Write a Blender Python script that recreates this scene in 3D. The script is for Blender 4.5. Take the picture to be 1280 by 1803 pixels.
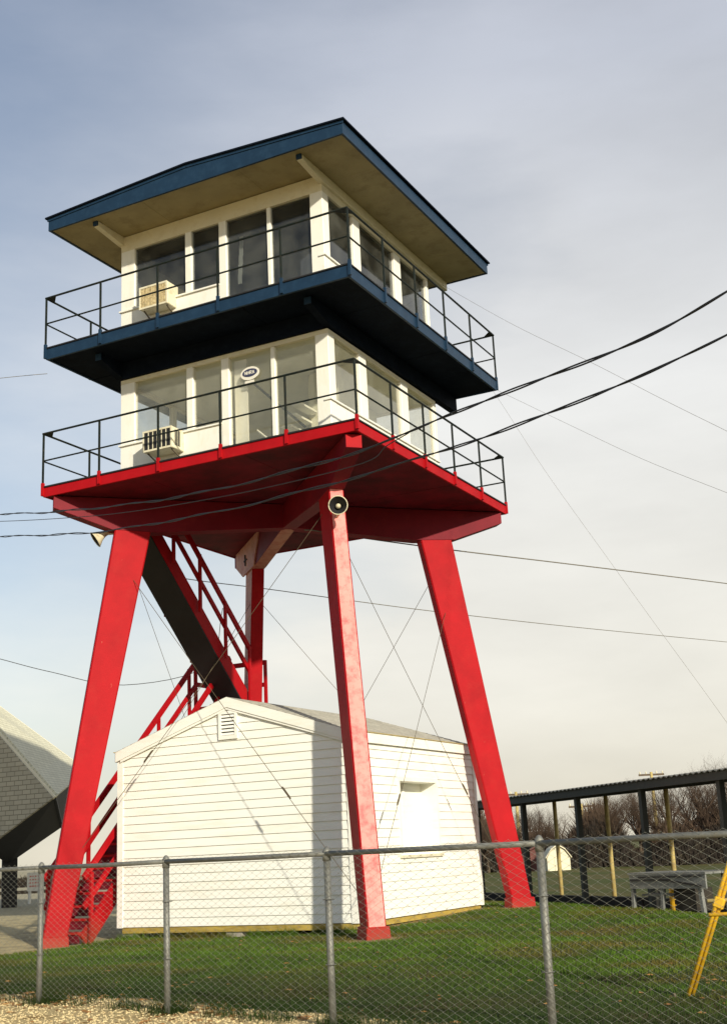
import bpy, bmesh, math, random
import numpy as np
from mathutils import Vector, Matrix
random.seed(7); rng = np.random.default_rng(7)
for o in list(bpy.data.objects): bpy.data.objects.remove(o)
SC = bpy.context.scene; COL = SC.collection

# ------------------------------------------------------------------ camera
FPX, YAW, PITCH, ROLL = 2228.2, -0.4725, 0.2632, -0.0479
CAM = Vector((8.70, -16.926, -0.04))
cam = bpy.data.objects.new('camera', bpy.data.cameras.new('camera')); COL.objects.link(cam)
fw = Vector((math.sin(YAW)*math.cos(PITCH), math.cos(YAW)*math.cos(PITCH), math.sin(PITCH)))
rt = Vector((math.cos(YAW), -math.sin(YAW), 0)); up = rt.cross(fw)
r2 = math.cos(ROLL)*rt + math.sin(ROLL)*up; u2 = -math.sin(ROLL)*rt + math.cos(ROLL)*up
cam.matrix_world = Matrix(((r2.x, u2.x, -fw.x, CAM.x), (r2.y, u2.y, -fw.y, CAM.y), (r2.z, u2.z, -fw.z, CAM.z), (0, 0, 0, 1)))
cam.data.sensor_fit = 'VERTICAL'; cam.data.sensor_height = 36.0; cam.data.lens = FPX/1803*36.0
cam.data.clip_start = 0.1; cam.data.clip_end = 3000
SC.camera = cam

# ------------------------------------------------------------------ sky, sun, exposure
SUN_EL = math.radians(21)
SUN_H = Vector((0.80, -0.60, 0)).normalized()            # horizontal direction towards the sun
world = bpy.data.worlds.new('World'); SC.world = world; world.use_nodes = True
nt = world.node_tree; nt.nodes.clear()
def N(t, **k):
    n = nt.nodes.new(t)
    for a, b in k.items(): setattr(n, a, b)
    return n
sky = N('ShaderNodeTexSky', sky_type='NISHITA', sun_disc=False, sun_elevation=SUN_EL,
        sun_rotation=math.atan2(SUN_H.x, SUN_H.y), air_density=1.0, dust_density=1.4, ozone_density=1.2)
gain = N('ShaderNodeMix', data_type='RGBA', blend_type='MULTIPLY'); gain.inputs[0].default_value = 1
gain.inputs[7].default_value = (0.13, 0.13, 0.13, 1)
tc = N('ShaderNodeTexCoord')
mp = N('ShaderNodeMapping'); mp.inputs['Scale'].default_value = (1.0, 1.0, 3.2); mp.inputs['Rotation'].default_value = (0.0, 0.18, 0.4)
n1 = N('ShaderNodeTexNoise'); n1.inputs['Scale'].default_value = 2.3; n1.inputs['Detail'].default_value = 8; n1.inputs['Roughness'].default_value = 0.55
n2 = N('ShaderNodeTexNoise'); n2.inputs['Scale'].default_value = 1.1; n2.inputs['Detail'].default_value = 4
madd = N('ShaderNodeMath', operation='MULTIPLY_ADD'); madd.inputs[1].default_value = 0.6
mr = N('ShaderNodeMapRange'); mr.inputs[1].default_value = 0.55; mr.inputs[2].default_value = 1.0; mr.inputs[3].default_value = 0.93; mr.inputs[4].default_value = 1.25
sep = N('ShaderNodeSeparateXYZ')
cc = N('ShaderNodeValToRGB'); els = cc.color_ramp.elements
els[0].position = 0.0; els[0].color = (.72, .67, .54, 1); els[1].position = .85; els[1].color = (.36, .39, .48, 1)
for p_, c_ in ((.10, (.84, .81, .72, 1)), (.32, (.80, .80, .78, 1)), (.56, (.50, .53, .60, 1))):
    e_ = els.new(p_); e_.color = c_
dotn = N('ShaderNodeVectorMath', operation='DOT_PRODUCT'); dotn.inputs[1].default_value = (.86, .45, -.55)
cov = N('ShaderNodeMath', operation='MULTIPLY_ADD'); cov.inputs[1].default_value = 1.35
clampn = N('ShaderNodeClamp'); clampn.inputs[1].default_value = .12; clampn.inputs[2].default_value = .97
mix = N('ShaderNodeMix', data_type='RGBA')
cv = N('ShaderNodeMix', data_type='RGBA', blend_type='MULTIPLY'); cv.inputs[0].default_value = 1
cvr = N('ShaderNodeMapRange'); cvr.inputs[1].default_value = .34; cvr.inputs[2].default_value = .66; cvr.inputs[3].default_value = .88; cvr.inputs[4].default_value = 1.07
bg = N('ShaderNodeBackground'); bg.inputs[1].default_value = 1.0
wo = N('ShaderNodeOutputWorld'); L = nt.links.new
L(sky.outputs[0], gain.inputs[6]); L(tc.outputs['Generated'], mp.inputs[0]); L(mp.outputs[0], n1.inputs[0]); L(mp.outputs[0], n2.inputs[0])
L(n2.outputs[0], madd.inputs[0]); L(n1.outputs[0], madd.inputs[2]); L(madd.outputs[0], mr.inputs[0])
L(n1.outputs[0], cvr.inputs[0]); L(tc.outputs['Generated'], sep.inputs[0]); L(sep.outputs[2], cc.inputs[0]); L(tc.outputs['Generated'], dotn.inputs[0])
L(dotn.outputs['Value'], cov.inputs[0]); L(mr.outputs[0], cov.inputs[2]); L(cov.outputs[0], clampn.inputs[0]); L(clampn.outputs[0], mix.inputs[0])
L(gain.outputs[2], mix.inputs[6]); L(cc.outputs[0], cv.inputs[6]); L(cvr.outputs[0], cv.inputs[7]); L(cv.outputs[2], mix.inputs[7]); L(mix.outputs[2], bg.inputs[0]); L(bg.outputs[0], wo.inputs[0])
sun = bpy.data.objects.new('sun', bpy.data.lights.new('sun', 'SUN')); COL.objects.link(sun)
sd = Vector((SUN_H.x*math.cos(SUN_EL), SUN_H.y*math.cos(SUN_EL), math.sin(SUN_EL)))
sun.rotation_euler = (-sd).to_track_quat('-Z', 'Y').to_euler(); sun.location = (20, -30, 30)
sun.data.energy = 4.8; sun.data.angle = math.radians(1.2); sun.data.color = (1.0, 0.925, 0.77)
vs = SC.view_settings; vs.view_transform = 'Standard'; vs.look = 'None'; vs.exposure = 0.12; vs.gamma = 1.0; vs.use_curve_mapping = False

# ------------------------------------------------------------------ mesh helpers
class MB:
    def __init__(s): s.v = []; s.f = []; s.mi = []
    def face(s, idx, m=0): s.f.append(idx); s.mi.append(m)
    def box(s, lo, hi, m=0):
        b = len(s.v); x0, y0, z0 = lo; x1, y1, z1 = hi
        s.v += [(x0,y0,z0),(x1,y0,z0),(x1,y1,z0),(x0,y1,z0),(x0,y0,z1),(x1,y0,z1),(x1,y1,z1),(x0,y1,z1)]
        for q in ((0,3,2,1),(4,5,6,7),(0,1,5,4),(1,2,6,5),(2,3,7,6),(3,0,4,7)): s.face([b+i for i in q], m)
        return s
    def bar(s, A, B, w, h, upv=(0,0,1), m=0):
        A = Vector(A); B = Vector(B); d = (B-A).normalized(); u = Vector(upv)
        sd_ = d.cross(u)
        if sd_.length < 1e-4: sd_ = d.cross(Vector((1,0,0)))
        sd_.normalize(); u = sd_.cross(d).normalized(); b = len(s.v)
        for P in (A, B):
            for i, j in ((-1,-1),(1,-1),(1,1),(-1,1)): s.v.append(tuple(P + sd_*(w/2*i) + u*(h/2*j)))
        for q in ((3,2,1,0),(4,5,6,7),(0,1,5,4),(1,2,6,5),(2,3,7,6),(3,0,4,7)): s.face([b+i for i in q], m)
        return s
    def tube(s, pts, r, n=8, m=0, cap=True):
        pts = [Vector(p) for p in pts]; rs = r if isinstance(r, (list, tuple)) else [r]*len(pts); b0 = len(s.v)
        pu = None
        for i, P in enumerate(pts):
            d = (pts[min(i+1, len(pts)-1)] - pts[max(i-1, 0)]).normalized()
            if pu is None:
                a = Vector((0,0,1)) if abs(d.z) < .9 else Vector((1,0,0)); pu = d.cross(a).normalized()
            pu = (pu - d*pu.dot(d)).normalized(); q = d.cross(pu)
            for k in range(n):
                t = 2*math.pi*k/n; s.v.append(tuple(P + (pu*math.cos(t) + q*math.sin(t))*rs[i]))
        for i in range(len(pts)-1):
            for k in range(n):
                a = b0+i*n+k; c = b0+i*n+(k+1) % n; s.face([a, c, c+n, a+n], m)
        if cap:
            s.face([b0+k for k in range(n)][::-1], m); s.face([b0+(len(pts)-1)*n+k for k in range(n)], m)
        return s
    def prism(s, poly, off, m=0):          # polygon (3D pts) extruded by vector off
        b = len(s.v); n = len(poly); off = Vector(off)
        s.v += [tuple(p) for p in poly] + [tuple(Vector(p)+off) for p in poly]
        s.face(list(range(b, b+n))[::-1], m); s.face(list(range(b+n, b+2*n)), m)
        for i in range(n):
            j = (i+1) % n; s.face([b+i, b+j, b+n+j, b+n+i], m)
        return s
    def mesh(s, name):
        me = bpy.data.meshes.new(name); me.from_pydata(s.v, [], s.f); me.update()
        bm = bmesh.new(); bm.from_mesh(me); bmesh.ops.recalc_face_normals(bm, faces=bm.faces); bm.to_mesh(me); bm.free()
        if any(s.mi): me.polygons.foreach_set('material_index', s.mi)
        return me

def link(name, me, mats, parent=None, smooth=False):
    o = bpy.data.objects.new(name, me); COL.objects.link(o)
    if mats is not None:
        for m in (mats if isinstance(mats, (list, tuple)) else [mats]):
            if len(me.materials) < (len(mats) if isinstance(mats, (list, tuple)) else 1): me.materials.append(m)
    if smooth: me.polygons.foreach_set('use_smooth', [True]*len(me.polygons))
    if parent is not None: o.parent = parent
    return o
def build(name, mb, mats, parent=None, smooth=False, bevel=0):
    o = link(name, mb.mesh(name), mats, parent, smooth)
    if bevel:
        md = o.modifiers.new('bevel', 'BEVEL'); md.width = bevel; md.segments = 1; md.limit_method = 'ANGLE'
    return o
def tag(o, label, cat, group=None):
    o['label'] = label; o['category'] = cat
    if group: o['group'] = group
    return o
def thing(name, label, cat, loc=(0,0,0), group=None):
    o = bpy.data.objects.new(name, None); COL.objects.link(o); o.location = loc; o.empty_display_size = .2
    return tag(o, label, cat, group)
def part(name, mb, mats, t, smooth=False, bevel=0):   # world-space mesh under a thing standing at t.location
    if t.type == 'EMPTY' and t.parent is None and t.location.length > 0:
        l = t.location; mb.v = [(x-l.x, y-l.y, z-l.z) for x, y, z in mb.v]
    return build(name, mb, mats, t, smooth, bevel)

# ------------------------------------------------------------------ materials
def mat(name, col, rough=.6, var=.12, scale=3.0, col2=None, amt=0.35, wscale=6.0, bump=0.0, bscale=60.0, metal=0.0, lo=.5, hi=.62, spec=.5, stretch=(1,1,1), chip=None, chip_lo=.69):
    m = bpy.data.materials.new(name); m.use_nodes = True; t = m.node_tree; t.nodes.clear(); nn = t.nodes.new; l = t.links.new
    out = nn('ShaderNodeOutputMaterial'); b = nn('ShaderNodeBsdfPrincipled'); l(b.outputs[0], out.inputs[0])
    g = nn('ShaderNodeNewGeometry'); mpn = nn('ShaderNodeMapping'); mpn.inputs['Scale'].default_value = stretch; l(g.outputs['Position'], mpn.inputs[0])
    n = nn('ShaderNodeTexNoise'); n.inputs['Scale'].default_value = scale; n.inputs['Detail'].default_value = 6; n.inputs['Roughness'].default_value = .65; l(mpn.outputs[0], n.inputs[0])
    r = nn('ShaderNodeMapRange'); r.inputs[1].default_value = .3; r.inputs[2].default_value = .7; r.inputs[3].default_value = 1-var; r.inputs[4].default_value = 1+var; l(n.outputs[0], r.inputs[0])
    mx = nn('ShaderNodeMix'); mx.data_type = 'RGBA'; mx.blend_type = 'MULTIPLY'; mx.inputs[0].default_value = 1; mx.inputs[6].default_value = (*col, 1); l(r.outputs[0], mx.inputs[7])
    last = mx.outputs[2]
    if col2 is not None:
        n2_ = nn('ShaderNodeTexNoise'); n2_.inputs['Scale'].default_value = wscale; n2_.inputs['Detail'].default_value = 9; n2_.inputs['Roughness'].default_value = .7; l(mpn.outputs[0], n2_.inputs[0])
        r2_ = nn('ShaderNodeMapRange'); r2_.inputs[1].default_value = lo; r2_.inputs[2].default_value = hi; r2_.inputs[3].default_value = 0; r2_.inputs[4].default_value = amt; l(n2_.outputs[0], r2_.inputs[0])
        m2 = nn('ShaderNodeMix'); m2.data_type = 'RGBA'; l(r2_.outputs[0], m2.inputs[0]); l(last, m2.inputs[6]); m2.inputs[7].default_value = (*col2, 1); last = m2.outputs[2]
    if chip is not None:
        sz = nn('ShaderNodeSeparateXYZ'); l(g.outputs['Position'], sz.inputs[0]); am = nn('ShaderNodeMath'); am.operation = 'MULTIPLY_ADD'; am.inputs[1].default_value = -.9; l(n.outputs[0], am.inputs[0]); l(sz.outputs[2], am.inputs[2])
        rd = nn('ShaderNodeMapRange'); rd.inputs[1].default_value = -1.75; rd.inputs[2].default_value = -1.35; rd.inputs[3].default_value = .55; rd.inputs[4].default_value = 0; l(am.outputs[0], rd.inputs[0])
        md_ = nn('ShaderNodeMix'); md_.data_type = 'RGBA'; l(rd.outputs[0], md_.inputs[0]); l(last, md_.inputs[6]); md_.inputs[7].default_value = (.17, .07, .035, 1); last = md_.outputs[2]
        for sc_, st_, th in ((16.0, (1, 1, .45), chip_lo), (5.0, (1.4, 1.4, .3), chip_lo+.02)):
            mp3 = nn('ShaderNodeMapping'); mp3.inputs['Scale'].default_value = st_; l(g.outputs['Position'], mp3.inputs[0])
            n4 = nn('ShaderNodeTexNoise'); n4.inputs['Scale'].default_value = sc_; n4.inputs['Detail'].default_value = 8; n4.inputs['Roughness'].default_value = .72; l(mp3.outputs[0], n4.inputs[0])
            r4 = nn('ShaderNodeMapRange'); r4.inputs[1].default_value = th; r4.inputs[2].default_value = th+.025; r4.inputs[3].default_value = 0; r4.inputs[4].default_value = .8; l(n4.outputs[0], r4.inputs[0])
            m4 = nn('ShaderNodeMix'); m4.data_type = 'RGBA'; l(r4.outputs[0], m4.inputs[0]); l(last, m4.inputs[6]); m4.inputs[7].default_value = (*chip, 1); last = m4.outputs[2]
    l(last, b.inputs['Base Color']); b.inputs['Roughness'].default_value = rough; b.inputs['Metallic'].default_value = metal
    b.inputs['Specular IOR Level'].default_value = spec
    if bump:
        n3 = nn('ShaderNodeTexNoise'); n3.inputs['Scale'].default_value = bscale; n3.inputs['Detail'].default_value = 5; l(mpn.outputs[0], n3.inputs[0])
        bp = nn('ShaderNodeBump'); bp.inputs['Strength'].default_value = bump; bp.inputs['Distance'].default_value = .02; l(n3.outputs[0], bp.inputs['Height']); l(bp.outputs[0], b.inputs['Normal'])
    return m
RED = mat('red_paint', (.375, .004, .008), .62, .15, 1.7, (.40, .016, .014), .5, 3.2, .10, 45, lo=.52, hi=.72, spec=.15, chip=(.55, .22, .14))
RED_SHADE = mat('shaded_red_beam_paint', (.17, .004, .012), .6, .2, 1.7, (.24, .015, .016), .5, 3.2, .1, 45, lo=.55, hi=.72, spec=.2)  # red darkened to carry the deck's shade on the diagonal beams
REDD = mat('red_soffit_with_shade', (.17, .007, .017), .7, .3, 1.1, (.045, .006, .008), .8, 1.4, .1, 40, lo=.42, hi=.66, spec=.2)  # darkened copy of the red, holding shade for soffit and stair risers
PINK = mat('sunlit_pink_red', (.80, .29, .25), .75, .12, 2.0, (.62, .09, .09), .8, 7.0, .12, 60, lo=.45, hi=.66)  # pink stands in for red washed out by direct sun
TANP = mat('pale_tan_red_paint', (.55, .27, .19), .65, .15, 3.0, (.42, .09, .07), .7, 5.0, .12, 60, lo=.45, hi=.65)  # paler tan red for rear leg side, gusset and beam underside
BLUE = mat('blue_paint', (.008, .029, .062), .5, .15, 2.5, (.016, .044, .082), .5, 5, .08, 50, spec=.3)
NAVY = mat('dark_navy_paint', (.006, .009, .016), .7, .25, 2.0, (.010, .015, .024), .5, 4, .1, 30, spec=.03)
WHITE = mat('white_paint', (.84, .82, .73), .5, .04, 2.0, (.70, .64, .48), .35, 4.0, .05, 60, stretch=(1, 1, .35))
CREAM = mat('cream_paint', (.72, .66, .48), .55, .07, 2.5, (.55, .47, .28), .4, 5.0, .06, 60)
SOFFIT = mat('tan_soffit_board', (.34, .28, .145), .7, .14, 1.6, (.22, .17, .08), .5, 3.0, .08, 60)
SIDING = mat('white_clapboard_paint', (.86, .85, .76), .5, .03, 1.3, (.72, .66, .50), .3, 2.4, .05, 60, stretch=(.5, .5, 3))
RAIL = mat('dark_green_iron', (.012, .018, .016), .6, .3, 9.0, (.05, .035, .02), .4, 20, 0, spec=.15)
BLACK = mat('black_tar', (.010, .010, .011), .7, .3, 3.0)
GALV = mat('galvanised_steel', (.21, .21, .185), .6, .25, 14, (.20, .19, .15), .7, 25, .1, 90, metal=.55)
MESHW = mat('galvanised_wire', (.30, .30, .245), .55, .2, 20, metal=.5)
STEEL = mat('dull_steel_rod', (.11, .085, .05), .5, .2, 10, metal=.3)
CABLE = mat('black_rubber_cable', (.014, .014, .015), .55, .2, 10)
WIRE = mat('grey_wire', (.16, .145, .11), .6, .2, 10)
YELT = mat('yellow_timber', (.42, .30, .06), .7, .2, 5, (.20, .13, .03), .6, 7, .2, 40, stretch=(.4,.4,2))
YEL = mat('yellow_paint', (.72, .42, .02), .5, .15, 6, (.42, .22, .03), .6, 14, .1, 60)
CONC = mat('concrete', (.34, .31, .26), .85, .2, 6, (.22, .19, .14), .5, 9, .3, 50)
ROOFS = mat('pale_shingles', (.42, .40, .33), .9, .2, 4, (.27, .26, .22), .6, 9, .4, 80)
TANPOST = mat('tan_timber_post', (.46, .36, .13), .7, .2, 5, (.28, .19, .07), .6, 9, .2, 40)
DKPOST = mat('dark_painted_steel', (.018, .022, .018), .6, .3, 8)
GREYW = mat('weathered_grey_wood', (.19, .195, .18), .8, .25, 6, (.13, .13, .12), .6, 11, .3, 50)
BARK = mat('brown_bark', (.105, .075, .048), .9, .3, 3, (.17, .125, .075), .6, 5)
TWIG = mat('brown_twigs', (.06, .036, .021), .9, .35, 1.2, (.105, .066, .034), .6, 1.6)
BRUSH = mat('dark_brush', (.022, .016, .011), .95, .35, 1.0, (.045, .034, .018), .6, 1.6)
AGEDW = mat('dirty_white_enamel', (.70, .65, .47), .5, .06, 5, (.48, .40, .22), .5, 9)
RUSTG = mat('rusty_grille', (.52, .43, .24), .7, .25, 14, (.22, .14, .05), .8, 25, .2, 80)
HORNM = mat('beige_horn_enamel', (.62, .56, .38), .45, .1, 8, (.38, .28, .14), .5, 14)
GREYI = mat('grey_curtain', (.34, .34, .345), .8, .12, 3, stretch=(8, 8, .3))
OFFW = mat('off_white_interior', (.74, .72, .58), .8, .06, 2)
DKINT = mat('dark_interior', (.05, .05, .055), .8, .2, 2)
SHW = mat('white_shed_paint', (.72, .66, .47), .6, .06, 3)
BRICKR = mat('dark_red_roof', (.13, .045, .035), .8, .2, 3)
SIGNW = mat('white_sign_face', (.75, .72, .62), .5, .04, 3)
SIGNB = mat('navy_sign_face', (.035, .04, .09), .5, .1, 9)
SIGNR = mat('red_sign_marks', (.55, .08, .05), .5, .1, 9)
SLEEPER = mat('black_timber_sleeper', (.02, .017, .013), .9, .3, 5, (.05, .04, .025), .6, 9)
LEAFM = mat('dry_brown_leaves', (.34, .17, .045), .8, .5, 9, (.13, .05, .018), .7, 15)
STONE = mat('pale_gravel_stones', (.66, .53, .28), .9, .3, 14, (.40, .25, .09), .7, 22)
def glass(name, tint, gloss=1.0, d0=.02, d1=.10):
    m = bpy.data.materials.new(name); m.use_nodes = True; t = m.node_tree; t.nodes.clear(); nn = t.nodes.new; l = t.links.new
    out = nn('ShaderNodeOutputMaterial'); tr = nn('ShaderNodeBsdfTransparent'); gl = nn('ShaderNodeBsdfGlossy'); gl.inputs['Roughness'].default_value = .02
    gl.inputs[0].default_value = (gloss, gloss, gloss, 1)
    fr = nn('ShaderNodeFresnel'); gb_ = nn('ShaderNodeNewGeometry'); ir = nn('ShaderNodeMapRange'); ir.inputs[3].default_value = 1.5; ir.inputs[4].default_value = 1/1.5; l(gb_.outputs['Backfacing'], ir.inputs[0]); l(ir.outputs[0], fr.inputs[0]); mx_ = nn('ShaderNodeMixShader'); df = nn('ShaderNodeBsdfDiffuse'); df.inputs[0].default_value = (.5, .5, .42, 1)
    m2 = nn('ShaderNodeMixShader'); g = nn('ShaderNodeNewGeometry'); n = nn('ShaderNodeTexNoise'); n.inputs['Scale'].default_value = 2.2; n.inputs['Detail'].default_value = 7
    l(g.outputs['Position'], n.inputs[0]); r = nn('ShaderNodeMapRange'); r.inputs[1].default_value = .35; r.inputs[2].default_value = .75; r.inputs[3].default_value = d0; r.inputs[4].default_value = d1; l(n.outputs[0], r.inputs[0])
    tr.inputs[0].default_value = (*tint, 1); l(fr.outputs[0], mx_.inputs[0]); l(tr.outputs[0], mx_.inputs[1]); l(gl.outputs[0], mx_.inputs[2])
    l(r.outputs[0], m2.inputs[0]); l(mx_.outputs[0], m2.inputs[1]); l(df.outputs[0], m2.inputs[2]); l(m2.outputs[0], out.inputs[0]); return m
GLASS = glass('clear_window_glass', (.97, .97, .94), 1.0, .06, .16); GLASSD = glass('tinted_window_glass', (.66, .68, .70), .7)

# ------------------------------------------------------------------ ground
def sstep(a, b, x):
    t = np.clip((x-a)/(b-a), 0, 1); return t*t*(3-2*t)
WP0 = np.array([-3.63, 12.53]); WD = np.array([1.8655, -1.7692]); WL = float(np.hypot(*WD)); WU = WD/WL; WN = np.array([WU[1], -WU[0]]); WN = -WN if WN[1] < 0 else WN
def ground(x, y):
    x = np.asarray(x, float); y = np.asarray(y, float)
    h = -1.236 + .0107*(np.clip(x, -7, 1)+.24) + .018*(np.clip(y, 0, 6.3)-.24)
    s = (x-WP0[0])*WN[0] + (y-WP0[1])*WN[1]
    k = sstep(-1.6, -.4, s)*sstep(-14, -9, x)
    h = h*(1-k) + (-1.36)*k
    k2 = sstep(-9, -14, x)*sstep(0, 6, y); h = h*(1-k2) + (-1.30)*k2
    h = h + .012*np.sin(x*1.7+.4*y)*np.cos(y*1.3-.3*x)*(np.hypot(x, y) < 25)
    return h
def gz(x, y): return float(ground(x, y))
FA = np.array([.29, -7.437]); FD = np.array([1.8405, -.545]); FL = float(np.hypot(*FD)); FU = FD/FL; FN = np.array([-FU[1], FU[0]])   # fence line, normal pointing to the tower
def axis(lo, hi, c0, c1, fine):
    a = list(np.arange(c0, c1+1e-6, fine)); s = fine
    x = c1
    while x < hi: s *= 1.35; x = min(x+s, hi); a.append(x)
    s = fine; x = c0; pre = []
    while x > lo: s *= 1.35; x = max(x-s, lo); pre.append(x)
    return np.array(pre[::-1]+a)
gx = axis(-900, 900, -14, 12, .4); gy = axis(-300, 1500, -20, 20, .4)
X, Y = np.meshgrid(gx, gy); Zg = ground(X, Y); nx, ny = len(gx), len(gy)
gv = np.stack([X.ravel(), Y.ravel(), Zg.ravel()], 1)
gf = [(j*nx+i, j*nx+i+1, (j+1)*nx+i+1, (j+1)*nx+i) for j in range(ny-1) for i in range(nx-1)]
gme = bpy.data.meshes.new('ground'); gme.from_pydata(gv.tolist(), [], gf); gme.update()
def ground_material():
    m = bpy.data.materials.new('lawn_and_gravel'); m.use_nodes = True; t = m.node_tree; t.nodes.clear(); nn = t.nodes.new; l = t.links.new
    def math_(op, a, b=None, c=None):
        n = nn('ShaderNodeMath'); n.operation = op
        for i, q in enumerate((a, b, c)):
            if q is None: continue
            if isinstance(q, (int, float)): n.inputs[i].default_value = q
            else: l(q, n.inputs[i])
        return n.outputs[0]
    def noise(s, d=6, ro=.6):
        n = nn('ShaderNodeTexNoise'); n.inputs['Scale'].default_value = s; n.inputs['Detail'].default_value = d; n.inputs['Roughness'].default_value = ro; l(g.outputs['Position'], n.inputs[0]); return n.outputs[0]
    def rng_(v, a, b, c=0., d=1.):
        n = nn('ShaderNodeMapRange'); n.inputs[1].default_value = a; n.inputs[2].default_value = b; n.inputs[3].default_value = c; n.inputs[4].default_value = d; l(v, n.inputs[0]); return n.outputs[0]
    def mixc(f, a, b):
        n = nn('ShaderNodeMix'); n.data_type = 'RGBA'; l(f, n.inputs[0])
        for i, q in ((6, a), (7, b)):
            if isinstance(q, tuple): n.inputs[i].default_value = (*q, 1)
            else: l(q, n.inputs[i])
        return n.outputs[2]
    out = nn('ShaderNodeOutputMaterial'); b = nn('ShaderNodeBsdfPrincipled'); l(b.outputs[0], out.inputs[0]); b.inputs['Roughness'].default_value = .95; b.inputs['Specular IOR Level'].default_value = .2
    g = nn('ShaderNodeNewGeometry'); sp = nn('ShaderNodeSeparateXYZ'); l(g.outputs['Position'], sp.inputs[0]); x, y = sp.outputs[0], sp.outputs[1]
    e = noise(1.1, 5); ef = noise(9, 4)
    # signed distance behind the fence
    sdist = math_('ADD', math_('MULTIPLY', math_('SUBTRACT', x, float(FA[0])), float(FN[0])), math_('MULTIPLY', math_('SUBTRACT', y, float(FA[1])), float(FN[1])))
    wob = math_('ADD', math_('MULTIPLY', math_('SUBTRACT', e, .5), .7), math_('MULTIPLY', math_('SUBTRACT', ef, .5), .45))
    front = rng_(math_('ADD', sdist, wob), .62, .42)
    # gravel yard to the left of the tower
    lx = math_('ADD', math_('ADD', x, math_('MULTIPLY', math_('SUBTRACT', e, .5), .5)), 5.85)
    ly = math_('ADD', math_('ADD', y, 1.7), math_('MULTIPLY', math_('ADD', x, 5.85), -.45))
    yard = math_('MULTIPLY', math_('MULTIPLY', rng_(lx, .12, -.12), rng_(ly, -.15, .15)), rng_(math_('ADD', x, math_('MULTIPLY', y, .35)), -3.2, -4.2))
    # tan bed behind the sleepers
    wdist = math_('ADD', math_('MULTIPLY', math_('SUBTRACT', x, float(WP0[0])), float(WN[0])), math_('MULTIPLY', math_('SUBTRACT', y, float(WP0[1])), float(WN[1])))
    bed = math_('MULTIPLY', math_('MULTIPLY', rng_(wdist, .9, 1.0), rng_(wdist, 3.4, 2.9)), rng_(x, -9, -8))
    grass = mixc(rng_(noise(.9, 6), .42, .62), (.040, .070, .010), (.075, .062, .018))
    grass = mixc(rng_(noise(5, 6, .7), .5, .72), grass, (.012, .020, .006))
    far = mixc(rng_(noise(.25, 5), .4, .65), (.060, .075, .014), (.11, .09, .028))
    grass = mixc(rng_(y, 9, 16), grass, far)
    grav = mixc(rng_(noise(22, 6, .75), .35, .68), (.36, .26, .11), (.70, .56, .29))
    grav = mixc(rng_(noise(1.3, 6, .7), .52, .66, 0, .85), grav, (.26, .14, .03))
    yardc = mixc(rng_(noise(2.2, 6, .7), .42, .6), (.50, .41, .22), (.30, .25, .14))
    yardc = mixc(rng_(y, 7, 20), yardc, (.36, .32, .21))
    soil = None
    for (sx_, sy_, sr_) in ((-.1, .0, .62), (-.2, 6.0, .6), (-.75, 3.2, .0)):
        if sr_ == 0: continue
        dd = math_('SQRT', math_('ADD', math_('POWER', math_('SUBTRACT', x, sx_), 2.0), math_('POWER', math_('SUBTRACT', y, sy_), 2.0)))
        q_ = rng_(math_('ADD', dd, math_('MULTIPLY', math_('SUBTRACT', ef, .5), .5)), sr_, sr_-.25); soil = q_ if soil is None else math_('MAXIMUM', soil, q_)
    wl = math_('MULTIPLY', rng_(math_('ADD', x, math_('MULTIPLY', math_('SUBTRACT', ef, .5), .35)), -.78, -.95), math_('MULTIPLY', rng_(y, 1.2, 1.6), rng_(y, 6.6, 6.3))); soil = math_('MAXIMUM', soil, wl)
    grass = mixc(soil, grass, mixc(rng_(noise(14, 6, .7), .4, .6), (.22, .15, .06), (.36, .27, .12)))
    c = mixc(front, grass, grav); c = mixc(yard, c, yardc); c = mixc(bed, c, (.30, .21, .09))
    l(c, b.inputs['Base Color'])
    bp = nn('ShaderNodeBump'); bp.inputs['Strength'].default_value = .8; bp.inputs['Distance'].default_value = .03; l(noise(30, 6, .8), bp.inputs['Height']); l(bp.outputs[0], b.inputs['Normal'])
    return m
gobj = link('ground', gme, ground_material(), smooth=True); gobj['kind'] = 'structure'

def dpt(x, y, dist):
    d = fw + r2*((x-640)/FPX) - u2*((y-901.5)/FPX); return CAM + d*dist
# ------------------------------------------------------------------ the tower
A = 6.43; ZRB, ZRT, ZBB, ZBT, ZFB, ZFT = 6.437, 6.617, 9.10, 9.317, 11.745, 11.99
CX = -A/2; CI0, CI1 = -5.45, -.98      # cabin walls in x ; in y: .98 .. 5.45
tower = thing('control_tower', 'tall red white and blue wooden control tower on four splayed red legs', 'tower', (CX, -CX, -1.25))
def TP(name, mb, mats, parent=None, **k):
    if parent is None: return part(name, mb, mats, tower, **k)
    l = tower.location; mb.v = [(x-l.x, y-l.y, z-l.z) for x, y, z in mb.v]; return build(name, mb, mats, parent, **k)
corners = {'F': ((0, 0), (1, -1)), 'L': ((-A, 0), (-1, -1)), 'R': ((0, A), (1, 1)), 'B': ((-A, A), (-1, 1))}
def cpt(k, off, z):
    (x, y), (dx, dy) = corners[k]; return Vector((x-dx*off, y-dy*off, z))
TW = .28
LEG_LAB = {'F': 'front leg, its outer face coloured pink for direct sun', 'L': 'leg on the gravel beside the foot of the stairs', 'R': 'leg standing right of the white house', 'B': 'rear leg behind the house roof'}
def leg_off(z): return .22 + (z+1.25)*(1.13-.22)/(5.83+1.25)
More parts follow.
